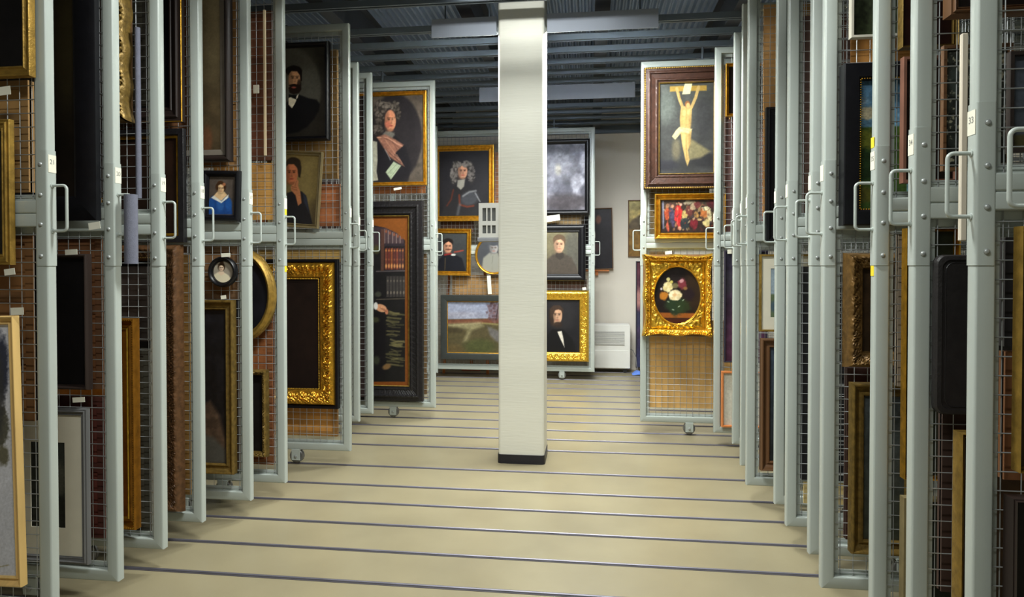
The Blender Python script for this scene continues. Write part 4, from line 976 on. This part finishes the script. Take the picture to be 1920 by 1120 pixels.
# flower piece: rococo gilt frame with an oval opening
e_f, M_f, q_f = picture('square ornate bright gold frame with oval flower painting', YR['i'], (1204.5, 476.5, 1338.5, 632), 15, 'ornate', GOLDB, None, 'l', .075, ornament=scallop(.045, .024, .020, 2), step=.006, tag_rects=[(1247, 471, 1260, 477)])
def flower_inner():
    w0, h0, sc, fw, yb = q_f
    iw, ih = w0 - 2 * fw, h0 - 2 * fw
    ax, az = 43 * sc, 54.5 * sc
    # carved spandrel panel between square moulding and oval
    na, nr = 220, 16; V = []; F_ = []
    for k in range(na):
        a = 2 * math.pi * k / na; c, s = math.cos(a), math.sin(a)
        te = 1.0 / max(abs(c) / (iw / 2 + .004), abs(s) / (ih / 2 + .004))
        ex, ez = te * c, te * s
        for i in range(nr + 1):
            t = i / nr; x = (ax * .99 * c) * (1 - t) + ex * t; z = (az * .99 * s) * (1 - t) + ez * t
            hgt = .016 + (.020 * fbm(np.array(x / .014 + 40), np.array(z / .014 + 40), 2) * 2) * math.sin(math.pi * min(1, t * 1.0 + .02))
            V.append((x, -float(hgt), z))
    for k in range(na):
        for i in range(nr):
            k2 = (k + 1) % na; F_.append((k * (nr + 1) + i, k2 * (nr + 1) + i, k2 * (nr + 1) + i + 1, k * (nr + 1) + i + 1))
    link('carved_spandrel', new_mesh('carved_spandrel', V, F_, GOLDB, 60), e_f, (0, 0, h0 / 2))
    link('oval_rim', oval_sweep([(.012, .02), (.012, .032), (.007, .039), (.002, .035), (0, .026), (-.001, .012)], ax, az, 72).mesh('oval_rim', GOLDB, 60), e_f, (0, 0, h0 / 2))
    def p_fl(p):
        p.bg((30, 22, 22), (26, 18, 16), .2, 10); p.ell(1300, 545, 20, 40, (52, 36, 20), 14, .7); p.poly([(1220, 586), (1320, 588), (1320, 597), (1220, 596)], (142, 80, 30), 2); p.poly([(1220, 597), (1320, 598), (1320, 620), (1220, 620)], (62, 28, 18), 2)
        p.ell(1267, 572, 15, 20, (36, 52, 34), 5, .95, wob=.4); p.ell(1280, 575, 14, 12, (44, 58, 30), 5, .8, wob=.8); p.ell(1256, 572, 10, 10, (38, 54, 32), 5, .8, wob=.8)
        p.ell(1292, 552, 10, 12, (34, 22, 28), 4, .9, wob=.5); p.ell(1279, 532, 8, 9, (120, 48, 56), 3, .95, wob=.8); p.ell(1278, 527, 4, 4, (206, 160, 160), 2, .8, wob=.6); p.ell(1285, 541, 4, 3, (150, 110, 60), 2, .8)
        p.ell(1245, 555, 8, 8, (190, 120, 40), 3, .95, wob=.5); p.ell(1252, 538, 9, 10, (222, 206, 150), 2.5, 1, wob=.5); p.ell(1253, 524, 3.5, 3.5, (206, 196, 130), 1.5); p.ell(1259, 529, 3, 3, (190, 176, 90), 1.5); p.ell(1240, 542, 2, 2.5, (200, 190, 190), 1.2)
        p.ell(1266, 536, 6, 5, (130, 120, 80), 3, .8); p.ell(1266, 554, 12, 10, (236, 218, 172), 2.5, 1, wob=.4); [p.ell(1266 + 7.5 * math.cos(k * 1.05), 554 + 6.2 * math.sin(k * 1.05), 4.2, 3.2, ((226, 204, 152), (246, 232, 196))[k % 2], 1.4, .8, k * 60) for k in range(6)]; [p.ell(1252 + 5.5 * math.cos(k * 1.26), 538 + 6 * math.sin(k * 1.26), 3.4, 3, ((206, 188, 128), (232, 220, 174))[k % 2], 1.3, .8, k * 72) for k in range(5)]; p.ell(1265, 553, 4, 3, (226, 176, 120), 3, .8); p.ell(1260, 549, 4, 3, (248, 236, 204), 2, .7); p.ell(1272, 559, 4, 3, (206, 186, 140), 2, .6); p.ell(1270, 547, 4, 2, (210, 190, 146), 2, .6)
        for x, y, rt in ((1253, 566, 30), (1281, 563, -40), (1273, 575, -30), (1262, 581, 20)): p.ell(x, y, 2.4, 1, (170, 186, 160), 1, .8, rt)
    cm = paint_grid('canvas', ax * 2.02, az * 2.02, -.012, M_f @ Matrix.Translation((0, 0, h0 / 2)), p_fl, 96, 120, canvas_mat())
    link('canvas', cm, e_f, (0, 0, h0 / 2))
flower_inner()
back('large tan cardboard sheet behind the mesh under the flower painting', YR['i'], (1216, 600, 1400, 764), (204, 162, 98), 'l', 0, plain=True)
back('olive brown picture back behind the mesh left of the crowd scene', YR['i'], (1217, 340, 1330, 448), (118, 96, 56), 'l', 1)
# ---- next right racks
picture('gold framed dark picture edge high beside the crucified figure', YR['h'], (1360, 118.5, 1440, 220), 7, 'scoop', GOLD, dark((30, 20, 14)), 'l', .035)
def p_pur(p): p.bg((64, 62, 84), (92, 50, 74), .3, 12); p.ell(1368, 530, 14, 20, (70, 70, 76), 8, .6)
picture('unframed purple grey painting edge above the orange wood frame', YR['h'], (1357, 470, 1440, 680), 3, 'flat', mat('purple_edge', (44, 38, 54), .6), p_pur, 'l', .03, tag_rects=[(1364, 468, 1372, 476)])
picture('orange wood frame with white mount near the floor', YR['h'], (1351.5, 695.5, 1440, 801.5), 4.5, 'flat', ORANGEW, lambda p: p.bg((222, 218, 200), (220, 216, 200), .03, 10), 'l', .035)
back('brown picture back behind the mesh under the gold edge, beside crucified figure', YR['h'], (1362, 224, 1440, 455), (120, 84, 78), 'l', 1)
back('tan cardboard back behind the mesh high on the cream mount rack', YR['e'], (1432, 8, 1520, 405), (186, 140, 84), 'l', 0, plain=True)
picture('black moulded frame edge above the cream mounted picture', YR['e'], (1434, 200, 1520, 455), 15, 'step', BLACK, dark((26, 24, 24)), 'l', .05)
def p_cream(p):
    p.bg((150, 166, 178), (150, 166, 178), .1, 8); p.poly([(1400, 552), (1560, 552), (1560, 600), (1400, 600)], (96, 110, 80), 3); p.ell(1450, 575, 6, 10, (70, 90, 110), 4, .8)
picture('thin gold frame with cream mount and blue landscape print', YR['e'], (1422.5, 477, 1520, 622), 3.5, 'flat', GOLDD, p_cream, 'l', .03, matpx=(18, MATC, 24))
def p_dk(p): p.bg((60, 70, 84), (30, 34, 34), .3, 12)
picture('dark brown moulded frame under the cream mounted picture', YR['e'], (1424, 634, 1520, 884), 20, 'scoop', BROWN, p_dk, 'l', .05)
back('black canvas back in the narrow gap third from black landscape frame', YR['c'], (1504, 500, 1600, 900), (26, 24, 26), 'l', 1)
back('brown canvas back high in the narrow gap third from black landscape frame', YR['c'], (1506, 30, 1600, 400), (96, 68, 56), 'l', 1)
back('tan box board low in the narrow gap third from black landscape frame', YR['c'], (1508, 905, 1600, 945), (214, 190, 130), 'l', 0, plain=True)
# ---- rack with black framed landscape
def p_top(p): p.bg((40, 42, 40), (44, 52, 32), .5, 8)
picture('dark green painting edge at the top above black landscape frame', YR['a'], (1592, -200, 1720, 75), 4, 'flat', mat('pale_edge', (190, 186, 170), .6), p_top, 'l', .03)
def p_ls(p):
    p.bg((96, 140, 176), (120, 160, 170), .12, 14); p.ell(1625, 212, 20, 12, (226, 210, 170), 5, .9, wob=.6); p.ell(1612, 190, 14, 8, (150, 166, 176), 5, .7, wob=.6)
    p.poly([(1590, 240), (1700, 236), (1700, 420), (1590, 420)], (66, 90, 40), 3); p.ell(1622, 262, 22, 18, (116, 120, 44), 6, .9, wob=.7); p.ell(1620, 310, 20, 30, (38, 60, 34), 8, .9, wob=.6); p.ell(1622, 365, 20, 14, (96, 90, 36), 6, .8, wob=.5); p.noise(.3, 6)
picture('wide black frame with green landscape under blue cloudy sky', YR['a'], (1573, 118.5, 1745, 424), 36, 'flat', BLACK, p_ls, 'l', .06, beads=(.010, .0035, .985, GOLD))
picture('carved brown gilt frame with deep moulding under black landscape frame', YR['a'], (1579.5, 474, 1730, 692), 38, 'ornate', mat('dark_carved_gilt', (112, 84, 44), .42, .4, .35, 40, .3, 120), dark((60, 44, 28)), 'l', .065, ornament=leaf(.045, .014), step=.006)
def p_lowr(p): p.bg((70, 76, 78), (60, 62, 50), .25, 12)
picture('plain dull gold frame near the floor under the carved brown frame', YR['a'], (1590, 716, 1730, 1040), 30, 'scoop', GOLDO, p_lowr, 'l', .05)
back('dark red brown picture back beside the plain dull gold frame', YR['a'], (1587, 690, 1720, 1012), (78, 42, 30), 'l', 2)
back('orange board behind the mesh above black landscape frame', YR['a'], (1597, 72, 1720, 118), (186, 130, 62), 'l', 0, plain=True)
# ---- rack 35
picture('red brown frame edge seen in the gap of rack 35', YR['z'], (1687, 106, 1800, 345), 10, 'flat', mat('pinkish_wood', (120, 82, 66), .5, 0, .2, 12), dark((40, 26, 20)), 'l', .03)
picture('thin dark frame with gold line at the top of rack 35', YR['z'], (1684, -200, 1800, 95), 5, 'scoop', GOLDO, dark((50, 22, 16)), 'l', .04)
picture('tall thin gold frame edge below the handle of rack 34', YR['z'], (1689, 428, 1800, 900), 8, 'scoop', GOLD, dark((36, 40, 26)), 'l', .04)
picture('pale wood frame edge near the floor on rack 35', YR['z'], (1686, 928, 1800, 1150), 9, 'flat', OLIVEF, dark((40, 44, 34)), 'l', .035)
back('pale slatted picture back in the gap of rack 35', YR['z'], (1684, 440, 1790, 725), (196, 176, 150), 'l', 1)
# ---- rack 34
picture('dark brown moulded frame corner at the top of rack 34', YR['y'], (1769, -260, 1960, 38), 26, 'step', BROWN, dark((30, 20, 16)), 'l', .06)
def p_mot(p):
    p.bg((44, 46, 40), (36, 40, 36), .4, 10); n = fbm(p.x / 6, p.y / 6); p.over(np.clip((n - .56) * 10, 0, .8), (170, 166, 140)); p.ell(1790, 150, 10, 26, (60, 70, 66), 6, .6, wob=.6)
picture('black and white mottled picture behind the mesh of rack 34', YR['y'], (1763, 85, 1900, 322), 5, 'flat', BROWN, p_mot, 'l', .02, gap=-0.05)
# black leather panel with rounded corners
def panel():
    Yf = YR['y'] - .026
    X0, Z1 = at(1757.5, 478, Yf - .03); _, Z0 = at(1757.5, 778, Yf - .03); X1 = X0 + 0.42
    P = rounded(0, X1 - X0, 0, Z1 - Z0, 0.028, 5); m = len(P)
    e = link('leather_panel', None, None, ((X0), Yf, Z0)); tag(e, 'black leather panel with rounded corners on rack 34', 'panel')
    mb = MB(); v = []
    def ringp(k, y):
        c = ((X1 - X0) / 2, (Z1 - Z0) / 2)
        return [(c[0] + (a - c[0]) * (1 - k / (X1 - X0) * 2), y, c[1] + (b - c[1]) * (1 - k / (Z1 - Z0) * 2)) for a, b in P]
    lv = [(0, 0), (0, -.022), (.004, -.028), (.016, -.030), (.018, -.024), (.03, -.024)]
    for k, y in lv: v += ringp(k, y)
    f_ = []
    for r in range(len(lv) - 1):
        for i in range(m): f_.append((r * m + i, r * m + (i + 1) % m, (r + 1) * m + (i + 1) % m, (r + 1) * m + i))
    f_.append(tuple((len(lv) - 1) * m + i for i in range(m))); f_.append(tuple(range(m)))
    link('cover', mb.add(v, f_).mesh('cover', LEATH, 40), e)
    sv = MB(); rp = [((X1 - X0) / 2 + (a - (X1 - X0) / 2) * .86, -.0245, (Z1 - Z0) / 2 + (b - (Z1 - Z0) / 2) * .9) for a, b in P]
    sv.tube(rp + [rp[0]], .0016, 5, False); link('stitched_seam', sv.mesh('stitched_seam', EBONY), e)
panel()
picture('gold moulded frame near the floor under the black leather panel', YR['y'], (1785, 806, 1960, 1190), 20, 'scoop', GOLDD, dark((60, 40, 20)), 'l', .055)
back('dark brown picture back low behind the mesh of rack 34', YR['y'], (1766, 775, 1900, 1110), (76, 50, 38), 'l', 2)
# pale slat leaning along rack 34
def slat(label, Y, x0, x1, y0, y1, m, depth, gap, name, cat):
    a, b = at(x0, y0, Y - gap), at(x1, y1, Y - gap)
    e = tag(link(name, MB().box(0, b[0] - a[0], -depth, 0, 0, a[1] - b[1], .003).mesh(name, m), None, (a[0], Y - gap + depth, b[1])), label, cat)
    return e
slat('long pale wooden slat hanging beside rack 33', YR['y'], 1804, 1813, 62, 452, mat('whitish_slat', (220, 210, 190), .5, 0, .12, 10, stretch=(3, 1, .2)), .016, .062, 'wooden_slat', 'slat')
slat('upright pale wooden slat high on the oval frame rack', YR['d'], 492.5, 499, 18, 292, mat('pale_slat', (214, 196, 160), .55, 0, .15, 10, stretch=(3, 1, .2)), .012, .05, 'wooden_slat', 'slat')
slat('cream paper tag hanging beside the pale slat on the oval frame rack', YR['d'], 474, 485.5, 159, 175, M_CARD, .0075, .045, 'paper_tag', 'tag')
# ---- rack 33
def p_bl(p): p.bg((70, 76, 86), (60, 66, 72), .25, 14); p.poly([(1880, 255), (1960, 250), (1960, 300), (1880, 300)], (66, 62, 36), 5)
picture('blue grey painting behind the mesh at the right edge of rack 33', YR['x'], (1886, 96, 2050, 288), 4, 'flat', DBROWN, p_bl, 'l', .02, gap=-.05)
picture('gold frame at the right edge below the crossbars of rack 33', YR['x'], (1898, 424, 2060, 888), 14, 'scoop', GOLDD, dark((70, 50, 20)), 'l', .04)
picture('brown wooden frame low at the right edge of rack 33', YR['x'], (1880, 926, 2050, 1190), 20, 'step', DBROWN, dark((24, 20, 18)), 'l', .055)
back('orange brown picture back behind the mesh beside the gold frame of rack 33', YR['x'], (1884, 660, 2050, 900), (140, 88, 44), 'l', 1)
back('black canvas back behind the mesh below crossbars of rack 33', YR['x'], (1884, 445, 2050, 650), (40, 36, 34), 'l', 1)

# ------------------------------------------------------------------ loose things
# foam sleeve on the handle of rack 20 and long foam strip on rack 19
def foam(label, X, Y, z0, z1, r, group=None):
    mb = MB(); n = 18; v = []; f_ = []
    for z in (z0, z1):
        for rr in (r, r * .35):
            for k in range(n):
                a = 2 * math.pi * k / n; v.append((rr * math.cos(a), rr * math.sin(a), z - z0))
    for k in range(n):
        k2 = (k + 1) % n
        f_ += [(k, k2, 2 * n + k2, 2 * n + k), (n + k, n + k2, 3 * n + k2, 3 * n + k), (k, k2, n + k2, n + k), (2 * n + k, 2 * n + k2, 3 * n + k2, 3 * n + k)]
    e = link('foam_tube', mb.add(v, f_).mesh('foam_tube', M_FOAM, 50), None, (X, Y, z0)); tag(e, label, 'foam tube', group)
xa, za = at(247.5, 365, YR['z']); xb, zb = at(247.5, 495, YR['z'])
foam('short grey foam tube wrapped round the handle of rack 20', -2.051 + .062, YR['z'], zb, za, 0.0275)
xa, za = at(257.5, 52, YR['a'] - .05); xb, zb = at(257.5, 372, YR['a'] - .05)
foam('long thin grey foam strip hanging on the mesh of rack 19', xa, YR['a'] - .05, zb, za, 0.013)

# white unit on the column side
def column_unit():
    X0, Z1 = at(897.5, 381, 5.09); X1 = cx0; _, Z0 = at(897.5, 453, 5.09); Y0, Y1 = 5.09, 5.25
    e = link('wall_unit', None, None, ((X0 + X1) / 2, (Y0 + Y1) / 2, Z0)); tag(e, 'white slotted plastic unit fixed to the side of the cream column', 'wall unit')
    w_, h_, d_ = X1 - X0, Z1 - Z0, Y1 - Y0
    # front plate as bars round two slotted openings
    mb = MB(); y = -d_ / 2
    mb.box(-w_ / 2, w_ / 2, y + .02, d_ / 2, .03, h_, .006)
    link('body', mb.mesh('body', M_WHITEP, 40), e)
    fb = MB(); ox0, ox1 = -w_ * .32, w_ * .32
    rows = [(h_ * .53, h_ * .87), (h_ * .21, h_ * .42)]
    fb.box(-w_ / 2, ox0, y, y + .018, .03, h_); fb.box(ox1, w_ / 2, y, y + .018, .03, h_)
    zz = [.03] + [q for r in sorted(rows) for q in r] + [h_]
    for i in range(0, len(zz), 2): fb.box(ox0, ox1, y, y + .018, zz[i], zz[i + 1])
    link('front_plate', fb.mesh('front_plate', M_WHITEP), e)
    for z0, z1 in rows:
        for k in (1, 2):
            x = ox0 + (ox1 - ox0) * k / 3; link('slot_bar', MB().box(x - .005, x + .005, y, y + .016, z0, z1).mesh('slot_bar', M_WHITEP), e)
        link('slot', MB().box(ox0, ox1, y + .016, y + .02, z0, z1).mesh('slot', M_VENT), e)
    link('base_tray', MB().box(-w_ / 2 - .01, w_ / 2, y - .006, d_ / 2, 0, .028, .003).mesh('base_tray', mat('grey_tray', (150, 152, 158), .5), 30), e)
column_unit()

# dehumidifier by the back wall
def heater():
    Yh = 9.42
    X0, Z1 = at(1100, 609, Yh); X1, _ = at(1182, 609, Yh); _, Zg = at(1150, 690, Yh); Z1 = at(1150, 609, Yh)[1]
    e = link('dehumidifier', None, None, ((X0 + X1) / 2, Yh, 0)); tag(e, 'white box shaped dehumidifier with grille by the back wall', 'dehumidifier')
    w_, h_ = X1 - X0, Z1
    link('body', MB().box(-w_ / 2, w_ / 2, .012, .30, .06, h_, .012).mesh('body', M_WHITEP, 40), e)
    link('front_panel', MB().box(-w_ / 2 + .004, w_ / 2 - .004, .002, .012, .07, h_ * .47, .004).mesh('front_panel', M_WHITEP, 40), e)
    gz0, gz1 = h_ * .58, h_ * .86; gx0, gx1 = -w_ / 2 + .03, w_ / 2 - .08
    link('grille_back', MB().box(gx0, gx1, .006, .011, gz0, gz1).mesh('grille_back', M_VENT), e)
    n = 14; me = MB().box(gx0, gx1, .001, .006, -.004, .004).mesh('grille_slat', M_WHITEP)
    for k in range(n): link('grille_slat', me, e, (0, 0, gz0 + (k + .5) / n * (gz1 - gz0)))
    for x in (-w_ / 2 + .05, w_ / 2 - .07):
        c = MB().lathe_y([(.03, -.015), (.03, .015)], 16, x, .03).box(x - .02, x + .02, -.02, .02, .04, .065); link('castor', c.mesh('castor', M_RUB, 40), e, (0, .06, 0))
    # cable
    pts = [(w_ / 2, .2, .32), (w_ / 2 + .05, .2, .30), (w_ / 2 + .09, .18, .2), (w_ / 2 + .10, .16, .08), (w_ / 2 + .12, .15, .012)]
    link('power_cable', MB().tube(pts, .005, 6).mesh('power_cable', mat('grey_cable', (150, 150, 150), .6), 60), e)
heater()
# blue cloth on the floor
def cloth():
    X, Z = at(1183, 690, 9.42); v = []; f_ = []; n = 10
    for i in range(n + 1):
        for j in range(n + 1):
            u, w_ = i / n - .5, j / n - .5
            v.append((u * .16, w_ * .2, .004 + .05 * max(0, 1 - 3.2 * (u * u + w_ * w_)) * (.7 + .6 * float(fbm(np.array(i / 2.), np.array(j / 2.))))))
    for i in range(n):
        for j in range(n): f_.append((i * (n + 1) + j, (i + 1) * (n + 1) + j, (i + 1) * (n + 1) + j + 1, i * (n + 1) + j + 1))
    tag(link('cloth', new_mesh('cloth', v, f_, mat('blue_cloth', (96, 132, 214), .85), 60), None, (X + .09, 9.36, 0)), 'crumpled blue cloth on the floor beside the dehumidifier', 'cloth')
cloth()
# pictures on the back wall
def wallpic(label, rect, painter, ref, rot=0.0, ym=WALLY, d=.03, m=None):
    return picture(label, ym, rect, 1.6, 'flat', m or mat('canvas_edge', (120, 92, 66), .7), painter, ref, d, 'unframed_canvas', rot, gap=.002)
def p_wd(p): p.bg((50, 48, 54), (42, 40, 46), .15, 12); p.ell(1122, 412, 5, 8, (150, 96, 76), 3, .8); p.ell(1119, 465, 6, 8, (80, 50, 50), 4, .7)
wallpic('dark unframed portrait leaning on a small ledge on the back wall', (1096, 390, 1150, 505.5), p_wd, 'r', -.02, ym=WALLY - .03)
def p_wl(p): p.bg((170, 160, 110), (120, 90, 46), .2, 10); p.ell(1192, 402, 12, 8, (206, 186, 120), 5, .7); p.poly([(1176, 425), (1186, 412), (1204, 400), (1210, 440), (1176, 440)], (92, 80, 64), 4, .9); p.poly([(1176, 432), (1210, 428), (1210, 484), (1176, 484)], (138, 104, 50), 4, .9); p.noise(.3, 6)
wallpic('unframed golden mountain landscape high on the back wall', (1177.5, 375.5, 1262, 482), p_wl, 'l')
def p_wt(p): p.bg((96, 50, 62), (56, 62, 96), .35, 10); p.ell(1197, 560, 6, 18, (206, 150, 140), 4, .8, wob=.6); p.ell(1196, 600, 8, 16, (60, 64, 90), 5, .8)
def tall():
    return picture('tall red and blue unframed painting standing at the back wall', 9.70, (1192, 490, 1262, 690), 1.5, 'flat', mat('dark_canvas_edge', (52, 50, 64), .7), p_wt, 'l', .03, 'unframed_canvas', gap=.002)
tall()
X0, Zl = at(1096, 506, WALLY - .06); X1, _ = at(1142, 506, WALLY - .06); _, Zl2 = at(1120, 510, WALLY - .06)
ld = link('wall_ledge', None, None, ((X0 + X1) / 2, WALLY, Zl2)); tag(ld, 'small pale wooden ledge under the dark portrait on the back wall', 'ledge')
link('shelf', MB().box(-(X1 - X0) / 2, (X1 - X0) / 2, -.07, 0, .008, .03, .003).mesh('shelf', ORANGEW), ld)
link('bracket', MB().box(-.02, .02, -.05, 0, -.05, .008).mesh('bracket', ORANGEW), ld)
# easel behind the far rack
def easel():
    Ye = 9.25
    X, _ = at(917, 700, Ye); e = link('easel', None, None, (X, Ye, 0)); tag(e, 'wooden easel standing behind the far rack, feet showing below it', 'easel')
    m = mat('easel_wood', (196, 120, 62), .5, 0, .15, 10)
    link('leg', MB().tube([(0, -.12, .0), (-.06, .0, 1.55)], .022, 6).mesh('leg', m, 40), e)
    link('leg', MB().tube([(-.62, -.12, .0), (-.56, .0, 1.55)], .022, 6).mesh('leg', m, 40), e)
    link('leg', MB().tube([(-.31, .36, .0), (-.31, .0, 1.6)], .022, 6).mesh('leg', m, 40), e)
    link('crossbar', MB().box(-.62, 0, -.06, -.03, .55, .60).mesh('crossbar', m), e)
    link('foot_bar', MB().box(-.36, -.10, -.16, -.10, .045, .075, .004).mesh('foot_bar', mat('red_wood', (150, 80, 56), .5)), e)
easel()
